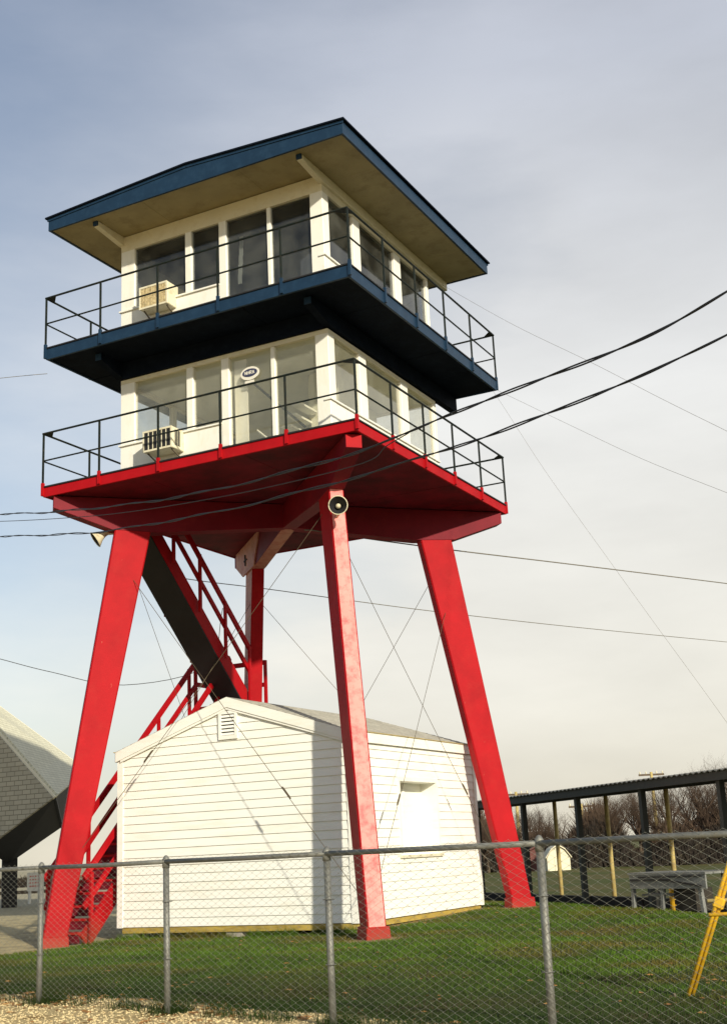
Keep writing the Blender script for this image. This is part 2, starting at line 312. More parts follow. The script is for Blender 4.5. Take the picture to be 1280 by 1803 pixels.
for k in 'FLRB':
    (x, y), (dx, dy) = corners[k]; e = Vector((dx, dy, 0)).normalized(); s_ = Vector((-e.y, e.x, 0))
    zb = gz(*cpt(k, .22, 0)[:2]); z0 = zb+.16; mb = MB(); ch = .022; ring = []
    for z, D, T in ((z0, .40, .29), (6.05, .66, .26)):
        c = cpt(k, leg_off(z), z); b = len(mb.v)
        for i, j in ((1,-1),(1,1),(-1,1),(-1,-1)):
            p = c + e*(D/2*i) + s_*(T/2*j)
            q = [p - e*(ch*i), p - s_*(ch*j)]
            if i*j > 0: q = q[::-1]
            mb.v += [tuple(q[0]), tuple(q[1])]
    for n_ in range(8):
        a, b_ = n_, (n_+1) % 8; mb.face([a, b_, b_+8, a+8], 0)
    mb.face(list(range(8))[::-1]); mb.face(list(range(8, 16)))
    # side materials chosen after build by normal
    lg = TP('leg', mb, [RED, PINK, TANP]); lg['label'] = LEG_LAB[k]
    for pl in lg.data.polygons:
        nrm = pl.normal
        if k == 'F' and nrm.dot(e) > .8: pl.material_index = 1  # sun glare painted onto the front leg's outer face
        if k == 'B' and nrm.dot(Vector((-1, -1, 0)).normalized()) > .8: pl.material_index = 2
    ped = MB(); c = cpt(k, leg_off(zb+.08), zb); b = 0
    for z, D, T in ((zb-.15, .50, .40), (zb+.17, .46, .35)):
        for i, j in ((1,-1),(1,1),(-1,1),(-1,-1)):
            p = c + e*(D/2*i) + s_*(T/2*j); ped.v.append((p.x, p.y, z))
    for n_ in range(4): ped.face([n_, (n_+1) % 4, (n_+1) % 4+4, n_+4])
    ped.face([3,2,1,0]); ped.face([4,5,6,7])
    TP('pedestal', ped, RED, lg, bevel=.012)
# crossing diagonal beams
prof = [(.13, ZRB-.004), (.13, 6.21), (.86, 5.84), (1.42, 5.81), (3.215, 5.985)]
for (k1, k2, dz, w) in (('L', 'R', 0, TW), ('F', 'B', -.004, TW-.01)):
    pts = [cpt(k1, o_, z+dz) for o_, z in prof] + [cpt(k2, o_, z+dz) for o_, z in prof[::-1][1:]]
    (x, y), (dx, dy) = corners[k1]; s_ = Vector((-dy, dx, 0)).normalized()
    bmx = MB(); bmx.prism([p - s_*(w/2) for p in pts], s_*w)
    bmo = TP('diagonal_beam', bmx, [RED_SHADE, TANP, RED], bevel=.006)
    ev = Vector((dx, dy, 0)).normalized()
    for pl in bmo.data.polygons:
        if abs(pl.normal.dot(ev)) > .8: pl.material_index = 2  # end faces keep the lit red, the sides hold painted shade
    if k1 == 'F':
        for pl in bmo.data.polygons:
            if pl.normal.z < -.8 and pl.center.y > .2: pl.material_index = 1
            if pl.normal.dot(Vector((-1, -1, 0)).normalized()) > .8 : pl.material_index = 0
# bolted gusset on the rear leg
gs = MB(); s_ = Vector((-1, -1, 0)).normalized()
pts = [cpt('B', o_, z) + s_*(TW/2+.0) for o_, z in ((.35, 6.43), (.35, 6.12), (.80, 5.80), (1.55, 5.80), (1.95, 6.43))]
gs.prism(pts, s_*.03); go = TP('gusset_plate', gs, TANP)
bt = MB(); c = cpt('B', 1.05, 6.08)+s_*(TW/2+.035); h_ = Vector((1, -1, 0)).normalized()
bt.bar(c-h_*.13, c+h_*.13, .03, .03); bt.bar(c-Vector((0,0,.12)), c+Vector((0,0,.12)), .03, .034); TP('bolt', bt, BLACK, go)

def rects_minus(r, hole):
    if hole is None: return [r]
    x0, x1, y0, y1 = r; a0, a1, b0, b1 = hole
    if a1 <= x0 or a0 >= x1 or b1 <= y0 or b0 >= y1: return [r]
    o = []
    if x0 < a0: o.append((x0, a0, y0, y1))
    if a1 < x1: o.append((a1, x1, y0, y1))
    xa, xb = max(x0, a0), min(x1, a1)
    if y0 < b0: o.append((xa, xb, y0, b0))
    if b1 < y1: o.append((xa, xb, b1, y1))
    return o
def deck(name, zb, zt, fm, sm, hole, ledge):
    core = MB()
    for (x0, x1, y0, y1) in rects_minus((-A+.05, -.05, .05, A-.05), hole): core.box((x0, y0, zb+.03), (x1, y1, zt+.012))
    d = TP(name, core, ledge)
    for (lo, hi) in (((-A, 0, zb), (0, .045, zt-.004)), ((-A, A-.045, zb), (0, A, zt-.004)), ((-A+.001, .046, zb+.001), (-A+.045, A-.046, zt-.005)), ((-.045, .046, zb+.001), (-.001, A-.046, zt-.005))):
        TP('fascia_board', MB().box(lo, hi), fm, d, bevel=.004)
    for (lo, hi) in (((-A-.02, -.02, zt-.003), (.02, .07, zt+.022)), ((-A-.02, A-.07, zt-.003), (.02, A+.02, zt+.022)), ((-A-.02, .071, zt-.002), (-A+.07, A-.071, zt+.021)), ((-.07, .071, zt-.002), (.02, A-.071, zt+.021))):
        TP('edge_strip', MB().box(lo, hi), ledge, d)
    n = 3; st = (A-.1)/n; sy = (A-.1)/5
    for i in range(n):
        for j in range(5):
            r = (-A+.05+i*st+.004, -A+.05+(i+1)*st-.004, .05+j*sy+.004, .05+(j+1)*sy-.004)
            for (x0, x1, y0, y1) in rects_minus(r, hole):
                dz = random.uniform(0, .006)
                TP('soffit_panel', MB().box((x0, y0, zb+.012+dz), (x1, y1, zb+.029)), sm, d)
    return d
HOLE = (-6.20, -5.50, 1.25, 3.6)
lowdeck = deck('lower_deck', ZRB, ZRT, RED, REDD, HOLE, BLACK); lowdeck['label'] = 'red lower deck with a red underside painted darker for shade'
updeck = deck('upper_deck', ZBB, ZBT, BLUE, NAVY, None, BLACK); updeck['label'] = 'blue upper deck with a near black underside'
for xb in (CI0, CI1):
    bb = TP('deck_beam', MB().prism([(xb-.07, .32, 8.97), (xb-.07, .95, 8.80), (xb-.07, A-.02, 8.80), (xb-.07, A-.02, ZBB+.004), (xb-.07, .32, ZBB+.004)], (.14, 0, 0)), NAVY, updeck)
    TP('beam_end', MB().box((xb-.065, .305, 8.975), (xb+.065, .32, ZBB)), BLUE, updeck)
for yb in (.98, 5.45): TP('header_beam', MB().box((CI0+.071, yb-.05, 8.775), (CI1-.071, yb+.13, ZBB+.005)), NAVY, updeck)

# railings ------------------------------------------------------------
def railing(zdeck_b, zdeck, ztop, foot_mat):
    zmid = zdeck + (ztop-zdeck)*.49; ins = -.012
    sides = [((-A, ins), (0, ins)), ((-ins, 0), (-ins, A)), ((0, A-ins), (-A, A-ins)), ((-A+ins, A), (-A+ins, 0))]
    for si, (a, b) in enumerate(sides):
        a = Vector((*a, 0)); b = Vector((*b, 0)); d = b-a
        ext = d.normalized()*.02
        rl = MB().tube([a-ext+Vector((0,0,ztop)), b+ext+Vector((0,0,ztop))], .020, 8); r = TP('railing', rl, RAIL)
        m_ = MB().tube([a+Vector((0,0,zmid)), b+Vector((0,0,zmid))], .0155, 8); TP('mid_rail', m_, RAIL, r)
        for i in range(5):
            p = a + d*(i/5)
            TP('post', MB().bar(p+Vector((0,0,zdeck+.08)), p+Vector((0,0,ztop-.02)), .030, .030, d), RAIL, r)
            TP('post_foot', MB().bar(p+Vector((0,0,zdeck_b+.02)), p+Vector((0,0,zdeck+.08)), .05, .05, d), foot_mat, r)
    for (x, y) in ((0, 0), (-A, 0), (0, A), (-A, A)):       # corner gussets under the top rail
        sx, sy = (1 if x < -1 else -1), (1 if y < 1 else -1); z = ztop-.012
        g_ = MB().prism([(x, y, z), (x+sx*.22, y, z), (x, y+sy*.22, z)], (0, 0, .008)); TP('corner_gusset', g_, RAIL)
railing(ZRB, ZRT, 7.644, RED); railing(ZBB, ZBT, 10.341, BLUE)

# cabins ----------------------------------------------------------------
def cabin(name, z0, zs, zg, zt, wallm, glassm, header, lab):
    # z0 floor, zs sill, zg glass top, zt wall top
    t = .10; x0, x1, y0, y1 = CI0, CI1, .98, 5.45
    w = MB()
    FRX = -3.19                                 # the door bay on the front runs from here to the corner post
    w.box((x0, y0, z0), (FRX, y0+t, zs)); w.box((x1-t, y0+.101, z0), (x1, y1-.001, zs)); w.box((x0, y0+t+.001, z0), (x0+t, y1-.001, zs)); w.box((x0+t+.001, y1-t, z0), (x1-t-.001, y1, zs))
    c = TP(name, w, wallm); c['label'] = lab
    hd = MB().box((x0, y0, zg), (x1, y0+t, zt)); TP('header', hd, header, c)
    TP('header', MB().box((x1-t, y0+t+.001, zg), (x1-.001, y1-.001, zt)), header, c); TP('header', MB().box((x0+.001, y0+t+.001, zg), (x0+t, y1-.001, zt)), header, c); TP('header', MB().box((x0+t+.001, y1-t, zg), (x1-t-.001, y1-.002, zt)), header, c)
    # sills
    TP('sill', MB().box((x0-.03, y0-.035, zs), (FRX, y0+t, zs+.03)), wallm, c); TP('sill', MB().box((x1-t, y0-.03, zs+.001), (x1+.035, y1, zs+.031)), wallm, c)
    TP('sill', MB().box((x0-.035, y0+t+.001, zs+.001), (x0+t, y1, zs+.031)), wallm, c); TP('sill', MB().box((x0+t+.001, y1-t, zs), (x1-t-.001, y1+.03, zs+.03)), wallm, c)
    zl = zs+.031
    def post(xa, xb, ya, yb, zl_=None, n='mullion', m=wallm): return TP(n, MB().box((xa, ya, zl if zl_ is None else zl_), (xb, yb, zg)), m, c, bevel=.006)
    def pane(xa, xb, ya, yb, zl_=None): return TP('window_pane', MB().box((xa, ya, zl if zl_ is None else zl_), (xb, yb, zg)), glassm, c)
    # front face (y = .98)
    post(x0, -5.13, y0-.004, y0+t, n='corner_post'); post(-3.95, -3.81, y0-.006, y0+t); post(FRX+.001, -3.03, y0-.008, y0+t, z0); post(-2.155, -2.075, y0+.01, y0+t, z0+.02); post(-1.235, x1+.004, y0-.006, y0+.22, z0, n='corner_post')
    pane(-5.13, -3.95, y0+.05, y0+.058); pane(-3.81, FRX, y0+.05, y0+.058)
    dn = 'door_pane'
    TP(dn, MB().box((-3.03, y0+.05, z0+.06), (-2.155, y0+.058, zg)), glassm, c); TP(dn, MB().box((-2.075, y0+.065, z0+.06), (-1.235, y0+.073, zg)), glassm, c)
    TP('door_track', MB().box((-3.03, y0+.01, z0), (-1.235, y0+t, z0+.06)), CREAM, c)
    TP('wall_panel', MB().box((-1.234, y0+.004, z0), (x1-.002, y0+.1, z0+.05)), wallm, c)
    # right face (x = -.98)
    ys = [1.20, 2.12, 2.45, 3.84, 4.19, 5.33]
    post(x1-t, x1+.006, ys[1], ys[2]-.06); post(x1-t, x1+.006, ys[3], ys[4]-.06); post(x1-t, x1+.005, ys[5], y1, n='corner_post')
    pane(x1-.058, x1-.05, ys[0], ys[1]); pane(x1-.058, x1-.05, ys[2]-.06, ys[3]); pane(x1-.058, x1-.05, ys[4]-.06, ys[5])
    # left and back faces
    for a, b in ((y0+t+.01, y0+t+.15), (2.5, 2.62), (3.9, 4.02)): post(x0, x0+t, a, b)
    for a, b in ((y0+.25, 2.5), (2.62, 3.9), (4.02, y1-.2)): pane(x0+.05, x0+.058, a, b)
    post(x0-.001, x0+.2, y1-.2, y1+.001, n='corner_post')
    for a, b in ((-4.1, -3.95), (-2.6, -2.45)): post(a, b, y1-t, y1)
    for a, b in ((x0+.2, -4.1), (-3.95, -2.6), (-2.45, x1-.1)): pane(a, b, y1-.058, y1-.05)
    return c
lc = cabin('lower_cabin', ZRT+.014, 7.46, 8.69, 8.773, WHITE, GLASS, CREAM, 'white glazed lower cabin between the red and blue decks')
uc = cabin('upper_cabin', ZBT+.014, 10.16, 11.43, ZFB-.002, WHITE, GLASSD, CREAM, 'white upper cabin with dark tinted windows under the roof')
# interiors
FLOOR = mat('pale_floor', (.66, .62, .50), .7, .1, 3)
TP('floor', MB().box((CI0+.101, 1.081, ZRT+.013), (CI1-.101, 5.349, ZRT+.022)), FLOOR, lc); TP('floor', MB().box((CI0+.101, 1.081, ZBT+.013), (CI1-.101, 5.349, ZBT+.022)), FLOOR, uc)
TP('ceiling', MB().box((CI0+.1, 1.08, 8.74), (CI1-.1, 5.35, 8.76)), OFFW, lc)
TP('partition', MB().box((-2.25, 2.55, ZRT+.02), (-1.1, 2.65, 8.73)), OFFW, lc)
TP('partition', MB().box((-2.35, 2.66, ZRT+.02), (-2.25, 5.3, 8.73)), OFFW, lc)
TP('door_leaf', MB().box((-3.0, 1.12, ZRT+.05), (-2.74, 1.16, 8.66)), WHITE, lc)
st = MB()
for i in range(7):
    st.box((-2.95+i*.11, 1.9, 6.75+i*.19), (-2.75+i*.11, 2.5, 6.79+i*.19))
sto = TP('inner_stair', st, WHITE, lc)
TP('inner_handrail', MB().tube([(-3.3, 1.7, 8.75), (-1.9, 1.7, 7.35)], .025, 6), RAIL, lc)
TP('inner_handrail', MB().tube([(-3.0, 1.85, 7.55), (-2.25, 1.85, 6.85)], .02, 6), WHITE, lc)
TP('ceiling', MB().box((CI0+.1, 1.08, 11.40), (CI1-.1, 5.35, 11.42)), DKINT, uc)
TP('curtain', MB().box((CI0+.12, 5.22, ZBT+.02), (CI1-.12, 5.25, 11.40)), GREYI, uc)
TP('curtain', MB().box((CI0+.12, 1.2, ZBT+.02), (CI0+.15, 5.2, 11.40)), GREYI, uc)
TP('curtain', MB().box((-4.9, 2.0, ZBT+.02), (-1.5, 2.04, 10.95)), GREYI, uc)
cu = MB()
for i in range(5): cu.box((-2.93+.0*i, 1.2+i*.02, 10.2+i*.2), (-2.86, 1.23+i*.02, 10.4+i*.2))
TP('curtain', cu, OFFW, uc)

# roof -------------------------------------------------------------------
rf = MB(); zr = ZFT+.16
rf.prism([(-A+.05, .045, ZFB+.03), (-.05, .045, ZFB+.03), (-.05, .045, ZFT-.003), (CX, .045, zr-.003), (-A+.05, .045, ZFT-.003)], (0, A-.09, 0))
roof = TP('roof', rf, BLUE); roof['label'] = 'low pitched roof with a deep blue fascia and tan soffit'
for y0_ in (0, A-.045):
    TP('gable_fascia', MB().prism([(-A, y0_, ZFB), (0, y0_, ZFB), (0, y0_, ZFT), (CX, y0_, zr), (-A, y0_, ZFT)], (0, .044, 0)), BLUE, roof)
    yy = y0_-.014 if y0_ < 1 else y0_+.046
    for sx in (0, 1):
        a = Vector(((-A-.02, 0.02)[sx], yy+.006, ZFT+.0)); b = Vector((CX, yy+.006, zr)); TP('rake_trim', MB().bar(a, b, .016, .10), BLUE, roof)
for x0_, x1_ in ((-A, -A+.045), (-.045, 0)):
    TP('fascia_board', MB().box((x0_+.0005, .0455, ZFB+.001), (x1_-.0005, A-.0455, ZFT-.006)), BLUE, roof)
for sx in (-1, 1):
    xe = CX+sx*(A/2+.05)
    sl = MB().prism([(xe, -.05, ZFT+.0), (CX, -.05, zr+.005), (CX, -.05, zr+.035), (xe, -.05, ZFT+.03)], (0, A+.1, 0)); TP('roof_sheet', sl, NAVY, roof)
for i in range(3):
    for j in range(5):
        st_ = (A-.1)/3; sy = (A-.1)/5
        TP('soffit_panel', MB().box((-A+.05+i*st_+.002, .05+j*sy+.002, ZFB+.012+random.uniform(0, .003)), (-A+.05+(i+1)*st_-.002, .05+(j+1)*sy-.002, ZFB+.028)), SOFFIT, roof)
for xb in (CI0, CI1):
    TP('roof_beam', MB().prism([(xb-.055, .22, 11.66), (xb-.055, .95, 11.57), (xb-.055, A-.06, 11.57), (xb-.055, A-.06, ZFB+.013), (xb-.055, .22, ZFB+.013)], (.11, 0, 0)), CREAM, roof, bevel=.008)
    TP('beam_bracket', MB().box((xb-.05, .18, 11.67), (xb+.05, .219, ZFB+.012)), BLUE, roof)

# stairs -----------------------------------------------------------------
ZL = 3.05
def flight(x0, x1, y0, z0, y1, z1, lab, under):
    n = round((z1-z0)/.205); dy = (y1-y0)/n; dz = (z1-z0)/n; mb = MB()
    d = Vector((0, y1-y0, z1-z0)).normalized(); s = 1 if y1 > y0 else -1
    nrm = Vector((0, -s*d.z, abs(d.y)))
    def line(x, off, ea=0, eb=0): return Vector((x, y0, z0))+nrm*off - d*ea, Vector((x, y1, z1))+nrm*off + d*eb
    a, b = line(x0+.03, -.06, -.12 if z0 < 0 else .1, .0); mb.bar(a, b, .05, .30, nrm)
    fl = TP('stair_flight', mb, RED); fl['label'] = lab
    a, b = line(x1-.03, -.06, -.12 if z0 < 0 else .1, .0); TP('stringer', MB().bar(a, b, .05, .30, nrm), RED, fl)
    for i in range(n):
        yy = y0+dy*i; zz = z0+dz*(i+1)
        lo_y, hi_y = sorted((yy, yy+dy+s*.03))
        TP('tread', MB().box((x0+.056, lo_y, zz-.04), (x1-.056, hi_y, zz)), RED, fl)
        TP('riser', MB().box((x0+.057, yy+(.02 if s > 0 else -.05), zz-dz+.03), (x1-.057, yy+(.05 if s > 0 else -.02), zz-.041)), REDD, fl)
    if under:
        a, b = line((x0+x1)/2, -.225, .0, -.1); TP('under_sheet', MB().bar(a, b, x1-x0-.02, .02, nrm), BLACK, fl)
    for x in (x0, x1):
        sgn = -1 if x == x0 else 1; xr = x+sgn*.03
        for hgt, nm, hh in ((.98, 'handrail', .11), (.50, 'mid_rail', .09)):
            a = Vector((xr, y0+dy*.2, z0+hgt+.1)); b = Vector((xr, y1, z1+hgt)); b = a+(b-a)*min(1, (ZRB-.02-a.z)/(b.z-a.z)); TP(nm, MB().bar(a, b, .045, hh, nrm), RED, fl)
        np_ = 4
        for i in range(np_+1):
            t = .04+i*.92/np_; y = y0+(y1-y0)*t; z = z0+(z1-z0)*t
            zt_ = min(z+1.0, ZRB-.05) if not z0 < 0 else z+1.0
            if zt_ > z: TP('rail_post', MB().bar((xr+sgn*.045, y, z-.16 if z0 > 0 or i else gz(x, y)), (xr+sgn*.045, y, zt_), .07, .045), RED, fl)
    return fl
flight(-6.72, -5.92, .55, gz(-6.3, .5), 5.17, ZL, 'lower red stair flight climbing away from the gravel', False)
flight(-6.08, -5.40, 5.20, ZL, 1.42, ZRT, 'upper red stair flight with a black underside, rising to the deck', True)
ld = MB().box((-6.8, 5.175, ZL-.22), (-5.42, 6.35, ZL-.03)); lo_ = TP('stair_landing', ld, RED)
for i in range(8): TP('plank', MB().box((-6.81, 5.18+i*.147, ZL-.03), (-5.41, 5.18+i*.147+.14, ZL)), RED, lo_)
for (a, b) in (((-6.8, 6.33), (-5.75, 6.33)), ((-6.78, 5.2), (-6.78, 6.33))):
    for h_, w_ in ((1.0, .10), (.52, .09)): TP('landing_rail', MB().bar((*a, ZL+h_), (*b, ZL+h_), .045, w_), RED, lo_)
    for p in (a, b): TP('rail_post', MB().bar((p[0]+.02, p[1]-.03, ZL), (p[0]+.02, p[1]-.03, ZL+1.04), .06, .06), RED, lo_)
for p in ((-6.75, 6.25), (-6.7, 5.35)): TP('landing_post', MB().bar((*p, gz(*p)-.05), (*p, ZL-.2), .10, .10), RED, lo_)

# brace rods between neighbouring legs -------------------------------------
for k1, k2 in (('L', 'F'), ('F', 'R'), ('R', 'B'), ('B', 'L')):
    for a, b in ((k1, k2), (k2, k1)):
        ztop = 4.55 if (a, b) == ('R', 'F') else (5.3 if a != 'L' or b != 'F' else 5.1)
        zbot = -.85
        if (a, b) == ('F', 'L'): ztop, zbot = 5.7, .0
        P = cpt(a, leg_off(ztop)+.03, ztop); Q = cpt(b, leg_off(zbot)+.02, zbot); d = (Q-P)
        rod = TP('brace_rod', MB().tube([P, P+d*.25+Vector((0,0,-.02)), P+d*.5+Vector((0,0,-.03)), P+d*.75+Vector((0,0,-.02)), Q], .0048, 6), STEEL)
        c = P + d*.70
        TP('turnbuckle', MB().tube([c-d.normalized()*.13, c-d.normalized()*.1, c+d.normalized()*.1, c+d.normalized()*.13], [.008, .016, .016, .008], 8), STEEL, rod)

# ------------------------------------------------------------------ things on the tower
def ac_unit(x0, x1, y0, z0, z1, proud, grille, body, lab, side_vent):
    t = thing('air_conditioner', lab, 'air conditioner', ((x0+x1)/2, y0, z0), 'window air conditioners on the tower cabins')
    f = y0-proud
    part('case', MB().box((x0, f+.02, z0), (x1, y0+.06, z1)), body, t, bevel=.012)
    part('frame', MB().box((x0-.0, f, z0), (x1, f+.019, z0+.035)).box((x0, f, z1-.035), (x1, f+.019, z1)).box((x0, f+.001, z0+.035), (x0+.03, f+.019, z1-.035)).box((x1-.03, f+.001, z0+.035), (x1, f+.019, z1-.035)), body, t)
    part('grille_backing', MB().box((x0+.03, f+.012, z0+.035), (x1-.03, f+.0195, z1-.035)), BLACK if grille is None else RUSTG, t)
    n = 6 if grille is None else 16
    for i in range(1, n):
        x = x0+.03+(x1-x0-.06)*i/n; part('slat', MB().box((x-.007, f+.002, z0+.035), (x+.007, f+.0118, z1-.035)), body if grille is None else RUSTG, t)
    if side_vent:
        part('side_vent', MB().box((x1-.004, f+.10, z0+.06), (x1+.004, f+.26, z1-.05)), BLACK, t)
        for i in range(3): part('slat', MB().box((x1+.0045, f+.13+i*.05, z0+.06), (x1+.007, f+.137+i*.05, z1-.05)), body, t)
    [part('bracket', MB().bar((xx, f+.08, z0-.005), (xx, y0, z0-.12), .02, .02), STEEL, t) for xx in (x0+.06, x1-.06)]
ac_unit(-4.66, -4.02, .98, 7.10, 7.50, .38, None, AGEDW, 'white window air conditioner with open black grille, on the lower cabin above the red deck', True)
ac_unit(-4.80, -4.16, .98, 9.95, 10.40, .30, 1, AGEDW, 'off white window air conditioner with rusty brown grille, on the upper cabin', False)
def horn(P, aim, lab, back):
    P = Vector(P); aim = Vector(aim).normalized(); t = thing('horn_speaker', lab, 'loudspeaker', P, 'horn speakers under the red deck')
    outer = [(-.34, .045), (-.30, .05), (-.18, .055), (-.10, .085), (-.04, .13), (0, .155)]
    part('bell', MB().tube([P+aim*a for a, r in outer], [r for a, r in outer], 20, cap=False), HORNM, t, smooth=True)
    part('mouth', MB().tube([P+aim*a for a in (-.003, -.04, -.10, -.165)], [.146, .122, .076, .045], 20, cap=False), BLACK, t, smooth=True)
    tor = MB(); a_ = aim.cross(Vector((0,0,1))).normalized(); b_ = aim.cross(a_)
    tor.tube([P+(a_*math.cos(q*math.pi/12)+b_*math.sin(q*math.pi/12))*.152 for q in range(25)], .009, 6); part('rim', tor, HORNM, t, smooth=True)
    part('throat', MB().tube([P-aim*.175, P-aim*.17], [.044, .044], 16), BLACK, t)
    part('phase_plug', MB().tube([P-aim*.17, P-aim*.10, P-aim*.06, P-aim*.05], [.04, .045, .035, .005], 12), HORNM, t, smooth=True)
    part('driver', MB().tube([P-aim*.46, P-aim*.45, P-aim*.35, P-aim*.33], [.05, .065, .065, .05], 14), HORNM, t, smooth=True)
    part('bracket', MB().bar(P-aim*.2, Vector(back), .03, .05), HORNM, t)
horn((-.62, .42, 5.40), (.50, -1.0, -.12), 'beige horn speaker with dark mouth at the top of the front leg', (-.92, .90, 5.30))
horn((-5.88, .80, 5.72), (-.8, -.75, -.75), 'small cream horn speaker pointing left from the leg beside the stairs', (-5.55, 1.05, 5.85))
# oval sign inside the door glass
sg = thing('oval_sign', 'white bordered oval sign with dark centre hung in the lower cabin door', 'sign', (-2.59, .94, 8.30))
def ell(cx, cz, rx, rz, y0, y1, tilt, n=36):
    pts = []
    for i in range(n):
        t = 2*math.pi*i/n; x, z = rx*math.cos(t), rz*math.sin(t); pts.append((cx+x, y0, cz+z+x*tilt))
    return MB().prism(pts, (0, y1-y0, 0))
part('border', ell(-2.59, 8.30, .195, .125, .99, 1.002, 0), SIGNW, sg); part('face', ell(-2.59, 8.31, .155, .075, .984, .989, 0), SIGNB, sg)
LET = {'N': [((0,0),(0,1)),((0,1),(1,0)),((1,0),(1,1))], 'H': [((0,0),(0,1)),((1,0),(1,1)),((0,.5),(1,.5))], 'R': [((0,0),(0,1)),((0,1),(.9,1)),((.9,1),(.9,.55)),((.9,.55),(0,.5)),((.35,.5),(1,0))], 'A': [((0,0),(.5,1)),((.5,1),(1,0)),((.2,.38),(.8,.38))]}
for i, ch in enumerate('NHRA'):
    mb = MB(); ox = -2.69+i*.053; s = .038; hh = .062
    for k_, (p, q) in enumerate(LET[ch]): mb.bar((ox+p[0]*s, .981-.0002*k_, 8.279+p[1]*hh), (ox+q[0]*s, .981-.0002*k_, 8.279+q[1]*hh), .003, .011, (0,1,0) if False else (0.01,0,1) if abs(p[0]-q[0]) > .01 else (1,0,0))
    part('letter', mb, SIGNW, sg)
part('card', MB().box((-2.70, .992, 8.115), (-2.51, 1.0, 8.165)), SIGNW, sg)

# ------------------------------------------------------------------ the white house under the tower
HX0, HX1, HY0, HY1, HZ0, HZE, HZR = -5.675, -1.05, 1.29, 6.28, -1.075, 1.83, 2.64
HC = (HX0+HX1)/2
house = thing('clapboard_house', 'small white clapboard house with gable roof standing under the tower', 'house', (HC, (HY0+HY1)/2, -1.2))
def HP(name, mb, mats, parent=None, **k):
    if parent is None: return part(name, mb, mats, house, **k)
    l = house.location; mb.v = [(x-l.x, y-l.y, z-l.z) for x, y, z in mb.v]; return build(name, mb, mats, parent, **k)
slope = (HZR-.06-HZE)/((HX1-HX0)/2)
def roof_h(x): return HZE + slope*((HX1-HX0)/2-abs(x-HC))
CO = .142
WIN = (2.96, 4.44, -.10, 1.13)
def wall(name, face):
    if face in 'fb':
        y = HY0 if face == 'f' else HY1; s = -1 if face == 'f' else 1
        w = HP(name, MB().prism([(HX0+.04, y, HZ0), (HX1-.04, y, HZ0), (HX1-.04, y, HZE), (HC, y, HZR-.08), (HX0+.04, y, HZE)], (0, -s*.08, 0)), SIDING)
        z = HZ0; i = 0
        while z < HZR-.2:
            z1 = z+CO+.012
            def xr(zz): return min((HX1-HX0)/2-.085, ((HX1-HX0)/2) - max(0, (zz+.09-HZE))/slope)
            xa, xb = xr(z), xr(z1)
            if xa < .12: break
            xb = max(xb, .03); j = random.uniform(0, .002)
            m = MB(); p0 = [(HC-xa, y+s*(.030+j), z), (HC+xa, y+s*(.030+j), z), (HC+xb, y+s*.012, z1), (HC-xb, y+s*.012, z1)]; p1 = [(HC-xa, y+s*.002, z), (HC+xa, y+s*.002, z), (HC+xb, y+s*.002, z1), (HC-xb, y+s*.002, z1)]
            m.v = p0+p1; [m.face(q) for q in ((0,1,2,3),(7,6,5,4),(0,4,5,1),(1,5,6,2),(2,6,7,3),(3,7,4,0))]
            HP('plank', m, SIDING, w); z += CO; i += 1
    else:
        x = HX1 if face == 'r' else HX0; s = 1 if face == 'r' else -1
        if face == 'r':
            m0 = MB(); a, b, c, d = WIN
            for lo, hi in (((HY0+.04, HZ0), (a, HZE)), ((b, HZ0), (HY1-.04, HZE)), ((a, HZ0), (b, c)), ((a, d), (b, HZE))): m0.box((x-.09, lo[0], lo[1]), (x, hi[0], hi[1]))
        else: m0 = MB().box((x, HY0+.04, HZ0), (x+.09, HY1-.04, HZE))
        w = HP(name, m0, SIDING); z = HZ0
        while z < HZE-.12:
            z1 = z+CO+.012; segs = [(HY0+.085, HY1-.085)]
            if face == 'r' and z1 > WIN[2]-.07 and z < WIN[3]+.04: segs = [(HY0+.085, WIN[0]-.075), (WIN[1]+.075, HY1-.085)]
            for ya, yb in segs:
                m = MB(); m.v = [(x+s*.030, ya, z), (x+s*.030, yb, z), (x+s*.012, yb, z1), (x+s*.012, ya, z1), (x+s*.002, ya, z), (x+s*.002, yb, z), (x+s*.002, yb, z1), (x+s*.002, ya, z1)]
                [m.face(q) for q in ((0,1,2,3),(7,6,5,4),(0,4,5,1),(1,5,6,2),(2,6,7,3),(3,7,4,0))]; HP('plank', m, SIDING, w)
            z += CO
    return w
fwall = wall('gable_wall', 'f'); wall('gable_wall', 'b'); rwall = wall('side_wall', 'r'); wall('side_wall', 'l')
for x in (HX0, HX1):
    for y in (HY0, HY1):
        sx = -1 if x == HX0 else 1; sy = -1 if y == HY0 else 1
        HP('corner_board', MB().box((min(x-sx*.085, x+sx*.036), min(y+sy*.002, y+sy*.038), HZ0-.01), (max(x-sx*.085, x+sx*.036), max(y+sy*.002, y+sy*.038), HZE+.03)).box((min(x+sx*.002, x+sx*.037), min(y-sy*.085, y+sy*.0015), HZ0-.009), (max(x+sx*.002, x+sx*.037), max(y-sy*.085, y+sy*.0015), HZE+.03)), SIDING)
